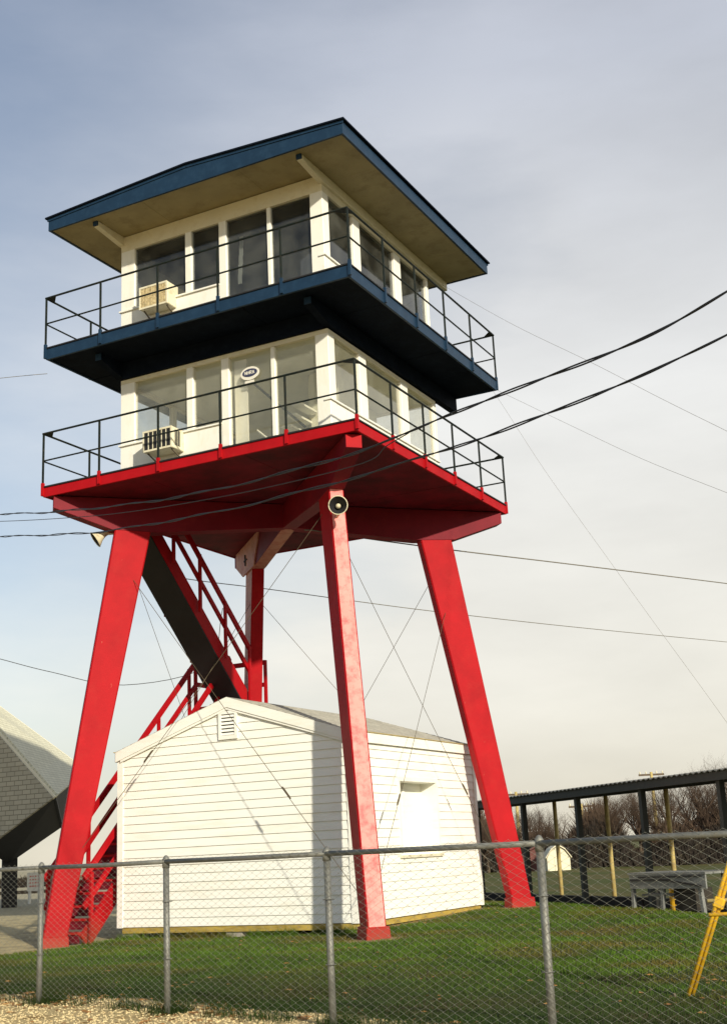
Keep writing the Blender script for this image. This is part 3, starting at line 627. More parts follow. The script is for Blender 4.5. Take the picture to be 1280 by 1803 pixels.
# roof
OH, OE = .06, .05
def rpt(s, t, y, dz=0):   # s side, t 0 eave .. 1 ridge
    xe = HC+s*((HX1-HX0)/2+OE); ze = HZE+.07 - slope*OE; zr_ = HZR
    return (xe+(HC-xe)*t, y, ze+(zr_-ze)*t+dz)
hr = MB()
for s in (-1, 1):
    hr.prism([rpt(s, 0, HY0-OH), rpt(s, 1, HY0-OH), rpt(s, 1, HY0-OH, -.05), rpt(s, 0, HY0-OH, -.05)], (0, HY1-HY0+2*OH, 0))
hro = HP('roof', hr, CONC)
for s in (-1, 1):
    nC = 14
    for i in range(nC):
        a = rpt(s, i/nC-.004, HY0-OH-.02, .012); b = rpt(s, min((i+1.15)/nC, 1.0), HY0-OH-.02, .004)
        HP('shingle_course', MB().prism([a, b, (b[0], b[1], b[2]-.0035), (a[0], a[1], a[2]-.011)], (0, HY1-HY0+2*OH+.04, 0)), ROOFS, hro)
    for y0_, dy in ((HY0-OH+.0, -.022), (HY1+OH, .022)):
        HP('rake_board', MB().prism([rpt(s, 0, y0_, .0), rpt(s, 1, y0_, .0), rpt(s, 1, y0_, -.17), rpt(s, 0, y0_, -.17)], (0, dy, 0)), SIDING, hro)
        yi = HY0-.036 if dy < 0 else HY1+.036
        HP('frieze_board', MB().prism([rpt(s, .04, yi, -.055), rpt(s, 1, yi, -.055), rpt(s, 1, yi, -.21), rpt(s, .04, yi, -.21)], (0, dy*1.4, 0)), SIDING, hro)
    e = rpt(s, 0, 0)
    HP('eave_fascia', MB().box((e[0]-.012+s*.012, HY0-OH-.001, e[2]-.17), (e[0]+.012+s*.012, HY1+OH+.001, e[2]-.003)), SIDING, hro)
    HP('eave_soffit', MB().box((min(e[0], HC+s*(HX1-HX0)/2), HY0-OH+.001, e[2]-.15), (max(e[0], HC+s*(HX1-HX0)/2)-.001, HY1+OH-.001, e[2]-.14)), SIDING, hro)
    HP('drip_edge', MB().box((e[0]-.02+s*.022, HY0-OH-.03, e[2]-.004), (e[0]+.02+s*.022, HY1+OH+.03, e[2]+.008)), TANPOST, hro)
# vent
vx, vz = -3.36, 2.17
vt = HP('gable_vent', MB().box((vx-.19, HY0-.062, vz-.24), (vx-.135, HY0-.031, vz+.24)).box((vx+.135, HY0-.062, vz-.24), (vx+.19, HY0-.031, vz+.24)).box((vx-.134, HY0-.061, vz+.185), (vx+.134, HY0-.031, vz+.239)).box((vx-.134, HY0-.061, vz-.239), (vx+.134, HY0-.031, vz-.175)), SIDING)
HP('vent_backing', MB().box((vx-.134, HY0-.038, vz-.175), (vx+.134, HY0-.032, vz+.185)), BLACK, vt)
for i in range(6):
    z = vz-.168+i*.06; HP('slat', MB().prism([(vx-.134, HY0-.060, z), (vx-.134, HY0-.056, z-.004), (vx-.134, HY0-.040, z+.034), (vx-.134, HY0-.044, z+.038)], (.268, 0, 0)), SIDING, vt)
# boarded window
a, b, c, d = WIN
wn = HP('boarded_window', MB().box((HX1-.30, a, c), (HX1-.28, b, d)), SIDING); wn['label'] = 'window recess closed with a white board'
HP('window_frame', MB().box((HX1-.02, a-.075, c-.001), (HX1+.036, a-.001, d+.075)).box((HX1-.02, b+.001, c-.001), (HX1+.036, b+.075, d+.075)).box((HX1-.02, a-.0, d+.001), (HX1+.036, b+.0, d+.075)), SIDING, wn)
for lo, hi in (((a-.03, c), (a, d)), ((b, c), (b+.03, d)), ((a-.03, d), (b+.03, d+.03)), ((a-.03, c-.03), (b+.03, c))): HP('window_reveal', MB().box((HX1-.30, lo[0], lo[1]), (HX1-.0905, hi[0], hi[1])), SIDING, wn)
HP('batten', MB().box((HX1-.2795, (a+b)/2-.05, c+.02), (HX1-.265, (a+b)/2+.05, d-.02)), SIDING, wn)
HP('window_sill', MB().box((HX1-.08, a-.11, c-.05), (HX1+.065, b+.11, c-.002)), AGEDW, wn)
for z in (c-.11,): HP('sill_apron', MB().box((HX1-.01, a-.08, z-.02), (HX1+.034, b+.08, z+.055)), SIDING, wn)
# skids and blocks
for (lo, hi) in (((HX0+.06, HY0-.01, HZ0-.10), (HX1-.01, HY0+.09, HZ0-.003)), ((HX1-.11, HY0+.091, HZ0-.10), (HX1-.012, HY1-.02, HZ0-.003)), ((HX0+.06, HY1-.1, HZ0-.1), (HX1-.13, HY1-.01, HZ0-.003)), ((HX0+.01, HY0+.09, HZ0-.1), (HX0+.11, HY1-.11, HZ0-.003))): HP('sill_beam', MB().box(lo, hi), YELT)
for x in (HX0+.2, HC, HX1-.22):
    for y in (HY0+.10, HY1-.3):
        g_ = gz(x, y); HP('block', MB().box((x-.16, y-.08, g_-.1), (x+.16, y+.18, HZ0-.101)), CONC, bevel=.01)

# ------------------------------------------------------------------ chain link fence
fence = thing('chain_link_fence', 'galvanised chain link fence running across the foreground', 'fence', (float(FA[0]), float(FA[1]), -1.22))
ZT = -.03
def fp(s, z, n=0.0): return Vector((FA[0]+FU[0]*s+FN[0]*n, FA[1]+FU[1]*s+FN[1]*n, z))
for i in range(-2, 6):
    s = i*FL; g_ = gz(*fp(s, 0)[:2]); lean = random.uniform(-.012, .012)
    po = part('post', MB().tube([fp(s, g_-.25), fp(s+lean, ZT-.03)], .026, 14), GALV, fence, smooth=True)
    cp = MB().tube([fp(s+lean, ZT-.05), fp(s+lean, ZT+.0), fp(s+lean, ZT+.022), fp(s+lean, ZT+.045), fp(s+lean, ZT+.052)], [.031, .031, .029, .016, .004], 12); l_ = fence.location; cp.v = [(x-l_.x, y-l_.y, z-l_.z) for x, y, z in cp.v]; build('post_cap', cp, GALV, po, True)
    if i < 5:
        sag = random.uniform(-.01, .008)
        part('top_rail', MB().tube([fp(s, ZT, -.012), fp(s+FL/2, ZT+sag, -.012), fp(s+FL, ZT, -.012)], .019, 12), GALV, fence, smooth=True)
        W_ = .050; Hh = .025; m = MB(); nw = int(round(FL/W_)); W_ = FL/nw; g0 = gz(*fp(s+FL/2, 0)[:2])
        rows = int((ZT+.035-(g0+.03))/Hh)
        for k in range(nw):
            base = s+(k+.5)*W_; prev = None; r = .0013
            for j in range(rows+1):
                z = ZT+.035-j*Hh; ss = base+(W_/2+.001)*(1 if (j+k) % 2 else -1)*(1 if k % 2 else 1); nn_ = -.034+.004*(1 if (j+k) % 2 else -1) + .012*math.sin(z*3+base)
                c0 = fp(ss, z, nn_); b = len(m.v)
                m.v += [tuple(c0+Vector((FU[0]*r*1.4, FU[1]*r*1.4, 0))), tuple(c0+Vector((FN[0]*r, FN[1]*r, 0))), tuple(c0-Vector((FU[0]*r*1.4, FU[1]*r*1.4, 0))), tuple(c0-Vector((FN[0]*r, FN[1]*r, 0)))]
                if prev is not None:
                    for q in range(4): m.face([prev+q, prev+(q+1) % 4, b+(q+1) % 4, b+q])
                prev = b
        l_ = fence.location; m.v = [(x-l_.x, y-l_.y, z-l_.z) for x, y, z in m.v]
        me = bpy.data.meshes.new('wire_mesh'); me.from_pydata(m.v, [], m.f); me.update(); wo_ = link('wire_mesh', me, MESHW, fence); wo_['kind'] = 'stuff'
        for zt_ in (-.35, -.8):
            a = fp(s, zt_, -.03); t_ = MB()
            t_.tube([fp(s+.04*math.cos(q*math.pi/5), zt_, .04*math.sin(q*math.pi/5)) for q in range(11)], .003, 4); part('tie_wire', t_, GALV, fence)

# ------------------------------------------------------------------ covered walkway
WZ = -1.36; ZRF0, ZRF1 = .885, 1.045
def wp(t, n, z): q = WP0+WD*t+WN*n; return Vector((q[0], q[1], z))
walk = thing('covered_walkway', 'long open walkway roof on dark and tan posts behind the lawn', 'walkway', tuple(wp(0, 1, WZ)))
T0, T1 = -3.2, 5.6; N0, N1 = -.16, 2.4
part('roof_beam', MB().bar(wp(T0, 0, ZRF0+.08), wp(T1, 0, ZRF0+.08), .12, .13), DKPOST, walk); part('roof_beam', MB().bar(wp(T0, 2.0, ZRF0+.13), wp(T1, 2.0, ZRF0+.13), .10, .08), DKPOST, walk)
part('fascia_board', MB().bar(wp(T0, N0, (ZRF0+ZRF1)/2-.01), wp(T1, N0, (ZRF0+ZRF1)/2-.006), .04, .155), DKPOST, walk)
part('ceiling', MB().bar(wp(T0, (N0+N1)/2+.03, ZRF0+.158), wp(T1, (N0+N1)/2+.03, ZRF0+.158), N1-N0-.1, .02), DKPOST, walk)
cor = MB(); nr = 260
for i in range(nr+1):
    t = T0+(T1-T0)*i/nr; dz = .014*(1 if i % 2 else -1)
    cor.v += [tuple(wp(t, N0-.08, ZRF1+dz)), tuple(wp(t, N1, ZRF1+.12+dz)), tuple(wp(t, N1, ZRF1+.105+dz)), tuple(wp(t, N0-.08, ZRF1-.015+dz))]
for i in range(nr):
    b = i*4
    for q in range(4): cor.face([b+q, b+(q+1) % 4, b+4+(q+1) % 4, b+4+q])
part('corrugated_sheet', cor, GALV, walk)
for i in range(-3, 6):
    a = wp(i, 0, 0); g_ = gz(a.x, a.y)
    part('post', MB().bar((a.x, a.y, g_-.2), (a.x, a.y, ZRF0), .105, .105, (WU[0], WU[1], 0)), DKPOST, walk)
    b = wp(i+.08, 2.0, 0); pf = part('rear_post', MB().tube([(b.x, b.y, gz(b.x, b.y)-.2), (b.x, b.y, ZRF0+.10)], .05, 10), TANPOST, walk, smooth=True)
ORD = ['first', 'second', 'third', 'fourth', 'fifth', 'sixth', 'seventh', 'eighth', 'ninth', 'tenth', 'eleventh']
for i in range(8):
    a = wp(-.9+i*.82, .85, 0); b = wp(-.9+i*.82+.80, .85, 0)
    o_ = build('timber_sleeper', MB().bar((a.x, a.y, gz(a.x, a.y)+.10), (b.x, b.y, gz(b.x, b.y)+.10+random.uniform(-.01, .01)), .2, .22), SLEEPER, bevel=.012)
    tag(o_, ORD[i]+' black timber sleeper under the walkway, counted from the white house', 'sleeper', 'black sleepers edging the walkway bed')

# ------------------------------------------------------------------ shingled canopy at the left
can = thing('shingled_canopy', 'folded shingle covered canopy on a black pylon at the left edge', 'canopy', (-24.0, 18.36, -1.3))
cE, cH, cU, cV, cW, cA, cG = [Vector(p) for p in [(-19.199, 15.134, 2.119), (-22.906, 21.01, 3.345), (-27.062, 18.981, 6.874), (-23.416, 15.336, 5.859), tuple(dpt(-25, 1497, 41.4)), (-23.777, 18.033, 0.18), (-22.259, 19.034, 1.358)]]
pts = [cE, cH, cU, cV, cW, cA, cG]
bm = bmesh.new(); vs_ = [bm.verts.new(p-can.location) for p in pts]; bmesh.ops.convex_hull(bm, input=vs_); bmesh.ops.dissolve_limit(bm, angle_limit=.02, verts=bm.verts, edges=bm.edges)
me = bpy.data.meshes.new('canopy_core'); bm.to_mesh(me); bm.free(); link('canopy_core', me, BLACK, can)
def shingle_mat(name, c1, c2, mortar):
    m = mat(name, c1, .9, .15, 2); t = m.node_tree; b = [n for n in t.nodes if n.type == 'BSDF_PRINCIPLED'][0]
    br = t.nodes.new('ShaderNodeTexBrick'); br.inputs['Color1'].default_value = (*c1, 1); br.inputs['Color2'].default_value = (*c2, 1); br.inputs['Mortar'].default_value = (*mortar, 1); br.inputs['Scale'].default_value = 1
    br.inputs['Brick Width'].default_value = .36; br.inputs['Row Height'].default_value = .155; br.inputs['Mortar Size'].default_value = .012
    uv = t.nodes.new('ShaderNodeUVMap'); t.links.new(uv.outputs[0], br.inputs[0]); t.links.new(br.outputs[0], b.inputs['Base Color']); return m
SH1 = shingle_mat('grey_shingles', (.44, .41, .32), (.37, .345, .27), (.18, .165, .125)); SH2 = shingle_mat('pale_shingles_canopy', (.66, .64, .48), (.58, .56, .42), (.38, .37, .27))
def slab(name, poly, th, m):
    c = sum(poly, Vector())/len(poly); n = (poly[1]-poly[0]).cross(poly[2]-poly[0]).normalized(); ctr = sum(pts, Vector())/7
    if n.dot(c-ctr) < 0: n = -n
    hu = n.cross(Vector((0,0,1))).normalized(); hv = hu.cross(n)
    mb = MB(); mb.prism([p+n*.01-can.location for p in poly], n*th); o = build(name, mb, m, can); uvl = o.data.uv_layers.new(name='UVMap')
    for lp in o.data.loops:
        p = o.data.vertices[lp.vertex_index].co; uvl.data[lp.index].uv = (p.dot(hu), p.dot(hv))
    return o
slab('pale_roof_plane', [cE, cH, cU, cV], .12, SH2); slab('grey_roof_plane', [cE, cV, cW], .10, SH1)
part('ridge_cap', MB().tube([cE, cV], .07, 8), SHW, can); part('ridge_cap', MB().tube([cH+Vector((0,0,.1)), cU+Vector((0,0,.1))], .06, 8), SHW, can); part('edge_board', MB().bar(cE, cG, .08, .10), BLACK, can)
part('pylon', MB().bar((-24.0, 18.36, -1.6), (-23.85, 18.15, .9), .52, .52, (1, 1, 0)), BLACK, can)

# sign and rail by the canopy
sn = thing('notice_sign', 'small white notice board with red marks on white posts by the canopy', 'sign', (-25.7, 21.6, -1.3))
sdv = Vector((.66, .75, 0)).normalized(); sc_ = Vector((-25.67, 21.47, -.50)); fn_ = Vector((sdv.y, -sdv.x, 0))
part('board', MB().bar(sc_-sdv*.26, sc_+sdv*.26, .03, .68), SIGNW, sn)
for s in (-.15, .2): q = sc_+sdv*s-fn_*.05; part('post', MB().bar((q.x, q.y, -1.45), (q.x, q.y, -.5), .08, .08), SIGNW, sn)
for r_ in range(4):
    for c_ in range(4):
        a = sc_+sdv*(-.17+c_*.1)+fn_*.018+Vector((0,0,.2-r_*.12)); part('red_mark', MB().bar(a, a+sdv*random.uniform(.04, .075), .006, .05), SIGNR, sn)
rl = thing('yard_barrier', 'low brown rail barrier behind the canopy on the gravel yard', 'barrier', (-30, 25, -1.3))
for i in range(7):
    a = Vector((-36+i*2.4, 18+i*2.7, -1.3)); part('post', MB().bar(a-Vector((0,0,.2)), a+Vector((0,0,.95)), .12, .12), BARK, rl)
    if i < 6:
        b = a+Vector((2.4, 2.7, 0))
        for z in (.35, .85): part('rail', MB().bar(a+Vector((0,0,z)), b+Vector((0,0,z)), .05, .14), BARK, rl)

# ------------------------------------------------------------------ things right of the lawn
def grd(x, y, dz=0): return Vector((x, y, gz(x, y)+dz))
tb = thing('trestle_table', 'weathered grey plank table on splayed legs under the walkway edge', 'table', (2.98, 4.6, gz(2.98, 4.6)))
ta = Vector((2.28, 4.95, 0)); tbv = Vector((3.80, 4.05, 0)); td = (tbv-ta).normalized(); tn = Vector((-td.y, td.x, 0)); gb = gz(3, 4.5)
for i in range(4): part('plank', MB().bar(ta+tn*(i*.19)+Vector((0,0,gb+.60)), tbv+tn*(i*.19)+Vector((0,0,gb+.60+random.uniform(-.006, .006))), .175, .035), GREYW, tb)
part('apron', MB().bar(ta-tn*.06+td*.02+Vector((0,0,gb+.47)), tbv-tn*.06-td*.02+Vector((0,0,gb+.47)), .03, .22), GREYW, tb)
part('brace', MB().bar(ta-tn*.085+td*.05+Vector((0,0,gb+.50)), ta-tn*.085+td*1.0+Vector((0,0,gb+.50)), .02, .03), BLACK, tb)
part('brace', MB().bar(ta-tn*.085+td*.75+Vector((0,0,gb+.51)), tbv-tn*.085-td*.1+Vector((0,0,gb+.40)), .02, .03), BLACK, tb)
part('brace', MB().bar(ta-tn*.085+td*.25+Vector((0,0,gb+.545)), tbv-tn*.085-td*.1+Vector((0,0,gb+.555)), .018, .022), BLACK, tb)
for s, sp in ((.06, -.05), (.78, -.10), (1.55, .05)):
    for n_ in (-.02, .55): part('leg', MB().bar(ta+td*(s+sp)+tn*n_+Vector((0,0,gb-.05)), ta+td*s+tn*n_+Vector((0,0,gb+.58)), .06, .06), GREYW, tb)
part('shelf', MB().bar(ta+tn*.25+td*.1+Vector((0,0,gb+.25)), tbv+tn*.25-td*.5+Vector((0,0,gb+.25)), .3, .03), GREYW, tb)
cr = thing('dark_filler_crate', 'black slatted crate added to darken the space under the grey table', 'crate', (3.3, 4.75, gb)); cq = ta+td*1.12+tn*.28  # dark box added to blacken the space beneath the table
for i in range(4): part('slat', MB().bar(cq-td*.24-tn*.2+Vector((0,0,gb+.05+i*.09)), cq+td*.24-tn*.2+Vector((0,0,gb+.05+i*.09)), .02, .075), SLEEPER, cr)
part('box', MB().bar(cq-td*.23+Vector((0,0,gb+.18)), cq+td*.23+Vector((0,0,gb+.18)), .38, .36), SLEEPER, cr)
bl = thing('yellow_bollard', 'short yellow capped bollard behind the grey table', 'bollard', tuple(grd(2.75, 5.75)))
q = grd(2.75, 5.75); part('tube', MB().tube([q-Vector((0,0,.2)), q+Vector((0,0,.62)), q+Vector((0,0,.70)), q+Vector((0,0,.74))], [.07, .07, .055, .01], 12), YEL, bl, smooth=True); part('collar', MB().tube([q+Vector((0,0,.5)), q+Vector((0,0,.55))], .085, 12), YEL, bl)
# leaning yellow guard
yg = thing('guy_wire_guard', 'leaning yellow pipe guard at the right edge behind the fence', 'pipe guard', tuple(grd(5.95, -6.5)))
ya = grd(5.95, -6.5, -.1); yb = Vector((6.39, -6.38, -.27)); yd = (yb-ya); yt = ya+yd*2.3
sdy = Vector((.89, .455, 0))
part('pipe', MB().tube([ya, yt], .017, 10), YEL, yg, smooth=True); part('pipe', MB().tube([ya+sdy*.034+yd*.02, yt+sdy*.034], .016, 10), YEL, yg, smooth=True)
c = ya+yd*.74; 
for k_, (dz, ln) in enumerate(((0.02, .75), (-.085, .85))): part('cross_bar', MB().tube([c+Vector((0,0,dz))-sdy*.07, c+Vector((0,0,dz))+sdy*ln], .016, 10), YEL if k_ else TANPOST, yg, smooth=True)
part('clamp', MB().bar(c-yd.normalized()*.045+sdy*.02, c+yd.normalized()*.045+sdy*.02, .085, .06, (0,1,0)), YEL, yg, bevel=.012)
part('anchor_rod', MB().tube([ya-sdy*.03-Vector((0,0,.1)), ya-sdy*.03+Vector((-.03,0,.13))], .012, 8), STEEL, yg)
part('guy_wire', MB().tube([yt, yt+yd*6], .006, 5), WIRE, yg)
# far sheds
def shed(P, w, d, h, body, rm, lab, cat):
    P = Vector(P); t = thing('garden_shed', lab, cat, P); ex = Vector((.89, .455, 0)); ey = Vector((-.455, .89, 0))
    prof_ = [(-w/2, 0), (w/2, 0), (w/2, h*.55), (w*.3, h*.84), (0, h), (-w*.3, h*.84), (-w/2, h*.55)]
    part('wall', MB().prism([P+ex*a+Vector((0,0,b)) for a, b in prof_], ey*d), body, t)
    rp = [(-w/2-.08, h*.52), (-w*.3, h*.86), (0, h+.04), (w*.3, h*.86), (w/2+.08, h*.52)]
    for (a, b) in zip(rp, rp[1:]):
        part('roof_panel', MB().prism([P-ey*.1+ex*a[0]+Vector((0,0,a[1]+.01)), P-ey*.1+ex*b[0]+Vector((0,0,b[1]+.01)), P-ey*.1+ex*b[0]+Vector((0,0,b[1]+.07)), P-ey*.1+ex*a[0]+Vector((0,0,a[1]+.07))], ey*(d+.2)), rm, t)
    part('door', MB().prism([P-ey*.02+ex*a+Vector((0,0,b)) for a, b in ((-w*.18, .03), (w*.18, .03), (w*.18, h*.52), (-w*.18, h*.52))], ey*.018), body, t)
shed((-12.83, 44.34, -1.36), 1.12, 1.6, 1.22, SHW, SHW, 'small white rounded shed far behind the walkway posts', 'shed')
shed((-14.9, 46.8, -1.36), 1.5, 2.2, 1.15, BRICKR, BRICKR, 'small dark red shed left of the white one, far behind', 'shed')
# utility poles far behind
def upole(px, py, dist, lab, can_=None):
    top = dpt(px, py, dist); base = Vector((top.x, top.y, -1.36)); t = thing('utility_pole', lab, 'utility pole', base)
    part('pole', MB().tube([base-Vector((0,0,.3)), top+Vector((0,0,.2))], [.17, .11], 8), TANPOST, t, smooth=True)
    part('crossarm', MB().bar(top-Vector((.89,.455,0))*.95, top+Vector((.89,.455,0))*.95, .12, .14), BARK, t)
    for s in (-.85, -.4, .4, .85): q = top+Vector((.89,.455,0))*s; part('insulator', MB().tube([q+Vector((0,0,.06)), q+Vector((0,0,.2)), q+Vector((0,0,.26))], [.05, .06, .02], 6), AGEDW, t)
    if can_:
        q = top+Vector((.89,.455,0))*.45-Vector((0,0,can_)); part('transformer', MB().tube([q-Vector((0,0,.5)), q+Vector((0,0,.4)), q+Vector((0,0,.5))], [.26, .26, .1], 12), AGEDW, t, smooth=True)
upole(908, 1399, 95, 'distant utility pole whose crossarm tops the walkway roof beside the red leg')
upole(1146, 1364, 95, 'distant utility pole whose crossarm tops the walkway roof at the right')
upole(1023, 1420, 95, 'distant utility pole carrying a pale transformer can', 1.0)

# ------------------------------------------------------------------ overhead cables
def smoothc(pts, n=6):
    P = [Vector(p) for p in pts]; P = [P[0]*2-P[1]]+P+[P[-1]*2-P[-2]]; o = []
    for i in range(1, len(P)-2):
        for k in range(n):
            t = k/n; a, b, c, d = P[i-1:i+3]; o.append(.5*((2*b)+(c-a)*t+(2*a-5*b+4*c-d)*t*t+(3*b-a-3*c+d)*t**3))
    return o+[P[-2]]
def cable(name, pts, r, m, lab, cat, twist=False, grp=None):
    P = smoothc(pts, 12 if twist else 6)
    if twist:
        mb = MB(); tot = 0; ph = []
        for i, p in enumerate(P):
            if i: tot += (p-P[i-1]).length
            ph.append(tot)
        for k in (0, 1):
            q = []
            for p, s in zip(P, ph):
                a = s*5.0+k*math.pi+.6*math.sin(s*1.3); q.append(p+Vector((.3*math.cos(a), .3*math.cos(a), math.sin(a)))*r*.75+Vector((0,0,.010*math.sin(s*3.1+.7*k))))
            mb.tube(q, r*.72, 6)
        o = build(name, mb, m, None, True)
    else: o = build(name, MB().tube(P, r, 5), m, None, True)
    return tag(o, lab, cat, grp)
c1 = [(7.886,-8.635,3.757),(7.261,-8.319,3.681),(6.711,-8.04,3.64),(6.078,-7.719,3.642),(5.555,-7.455,3.673),(5.049,-7.199,3.719),(4.496,-6.919,3.749),(3.968,-6.651,3.755),(3.225,-6.275,3.811),(2.397,-5.856,3.91),(1.788,-5.548,3.996),(.653,-4.973,4.174),(-1.104,-4.083,4.514),(-3.486,-2.877,5.059),(-5.865,-1.673,5.67),(-10.213,.529,6.868)]
c2 = [(7.832,-8.568,3.424),(7.212,-8.254,3.385),(6.765,-8.028,3.377),(6.357,-7.821,3.37),(5.802,-7.54,3.366),(5.194,-7.232,3.401),(4.728,-6.996,3.434),(4.151,-6.703,3.477),(3.265,-6.254,3.567),(2.251,-5.74,3.689),(1.076,-5.145,3.85),(-.439,-4.377,4.097),(-2.446,-3.359,4.475),(-4.139,-2.502,4.873),(-5.921,-1.598,5.315),(-10.269,.605,6.473)]
c3 = [(3.165,-6.046,3.762),(1.607,-5.256,3.98),(.062,-4.474,4.249),(-1.667,-3.598,4.59),(-3.406,-2.717,4.984),(-6.229,-1.286,5.685),(-10.677,.968,6.86)]
# the third wire branches off the first cable
c3 = [(3.968,-6.651,3.755),(3.6,-6.4,3.76)]+c3
cable('power_cable', c1, .010, CABLE, 'upper of two thick black twisted cables crossing before the tower', 'cable', True)
cable('power_cable', c2, .0095, CABLE, 'lower of two thick black twisted cables crossing before the tower', 'cable', True)
cable('service_wire', c3, .0055, CABLE, 'thin black wire between the two thick cables at the left', 'wire')
cable('service_wire', [(-2.871,3.221,5.918),(-2.758,3.545,5.943),(-2.315,4.815,5.968),(-1.498,7.158,6.054),(-.219,10.823,6.226),(2.013,17.22,6.511),(3.833,22.439,6.719)], .014, WIRE, 'tan service wire leaving the red deck underside towards the right', 'wire')
cable('telephone_wire', [(-14.641,6.469,5.324),(-14.09,7.092,5.131),(-13.248,8.044,4.807),(-11.9,9.3,4.45),(-10.2,10.6,4.9),(-8.6,9.0,6.0)], .009, WIRE, 'thin grey wire ending at the left red leg', 'wire')
cable('telephone_wire', [(-8.34,6.458,6.34),(-7.964,7.522,6.329),(-7.392,9.142,6.346),(-6.581,11.441,6.334),(-5.458,14.621,6.336),(-3.449,20.31,6.419),(-.486,28.703,6.624),(1.183,33.431,6.745)], .011, WIRE, 'thin grey wire passing behind all the legs to the right', 'wire')
def dline(pp): return [dpt(*q) for q in pp]
cable('guy_wire', dline([(772,498,27.2),(900,570,24),(1040,638,21),(1160,700,19),(1275,757,17.5),(1400,818,16)]), .0028, WIRE, 'faint guy wire descending right from the roof corner', 'wire')
cable('guy_wire', dline([(873,686,26.9),(1000,747,24),(1130,808,21),(1275,866,18.5),(1400,915,17)]), .0028, WIRE, 'faint guy wire descending right from the blue deck corner', 'wire')
cable('guy_wire', dline([(866,686,27),(890,722,26.6),(960,830,25.5),(1060,970,24),(1150,1095,23),(1245,1225,22),(1370,1400,20.6)]), .0024, WIRE, 'faint steep guy wire falling from the blue deck towards the ground', 'wire')
cable('guy_wire', dline([(84,658,25.5),(60,660,25.5),(0,666,25),(-120,680,24)]), .006, WIRE, 'thin wire running left from the blue deck corner', 'wire')

# ------------------------------------------------------------------ bare trees and brush
def tree_mesh(seed, h):
    r_ = random.Random(seed); trunk = MB(); crown = MB()
    def grow(P, d, ln, rad, lev):
        n = 3; pts_ = [P]; dd = d.copy()
        for i in range(n):
            dd = (dd + Vector((r_.uniform(-.22, .22), r_.uniform(-.22, .22), r_.uniform(-.05, .16)))).normalized(); pts_.append(pts_[-1]+dd*(ln/n))
        rs = [rad*(1-.45*i/n) for i in range(n+1)]
        (trunk if lev < 1 else crown).tube(pts_, rs, 7 if lev < 1 else (4 if lev < 3 else 3), cap=False)
        if lev >= 5: return
        k = (6, 5, 4, 4, 4)[lev]
        for j in range(k):
            t = r_.uniform(.35, 1.0) if j else 1.0; i = min(int(t*n), n-1); Q = pts_[i].lerp(pts_[i+1], t*n-i)
            a = r_.uniform(0, 2*math.pi); sp = r_.uniform(.45, 1.0)
            nd = (dd + Vector((math.cos(a)*sp, math.sin(a)*sp, r_.uniform(-.15, .45)))).normalized(); grow(Q, nd, ln*r_.uniform(.58, .78), rad*.5*(1-.3*t), lev+1)
    grow(Vector((0, 0, -.1)), Vector((0, 0, 1)), h*.34, h*.032, 0)
    a = bpy.data.meshes.new('trunk'); a.from_pydata(trunk.v, [], trunk.f); a.materials.append(BARK); a.update()
    b = bpy.data.meshes.new('crown'); b.from_pydata(crown.v, [], crown.f); b.materials.append(TWIG); b.update()
    return a, b
TM = [tree_mesh(s, 5.4) for s in (3, 11, 23, 42)]
tv0 = dpt(840, 1500, 66); tv1 = dpt(1300, 1500, 66); k = 0
tl = ['between the white house and the red leg', 'just right of the red leg', 'left of the white shed', 'above the white shed', 'right of the transformer pole', 'near the middle walkway posts', 'right of the middle walkway posts', 'left of the paired tan posts', 'behind the paired tan posts', 'tallest, right of the paired tan posts', 'in the row right of the tallest one', 'at the right edge']
hts = [.62, .62, .60, .64, .70, .74, .84, .92, .98, 1.12, 1.04, .95]
def add_tree(x, y, sc, lab, grp):
    global k
    a, b = TM[k % 4]; k += 1; t = thing('bare_tree', lab, 'tree', (x, y, gz(x, y)), grp); t.scale = (sc*1.05, sc*1.05, sc); t.rotation_euler = (0, 0, random.uniform(0, 6.28))
    for n_, me_ in (('trunk', a), ('crown', b)):
        o = bpy.data.objects.new(n_, me_); COL.objects.link(o); o.parent = t
for i in range(12):
    f_ = i/11; P = tv0.lerp(tv1, f_); add_tree(P.x+random.uniform(-.6, .6), P.y+random.uniform(-2, 2), hts[i], 'leafless brown tree in the front row, '+tl[i], 'front row of bare trees behind the walkway')
tv0 = dpt(830, 1500, 76); tv1 = dpt(1320, 1500, 74)
for i in range(11):
    f_ = i/10; P = tv0.lerp(tv1, f_); add_tree(P.x+random.uniform(-1, 1), P.y+random.uniform(-2, 2), .8+.55*f_**1.5+random.uniform(-.06, .06), ORD[i]+' leafless tree from the left in the back row of the wood', 'back row of bare trees behind the walkway')
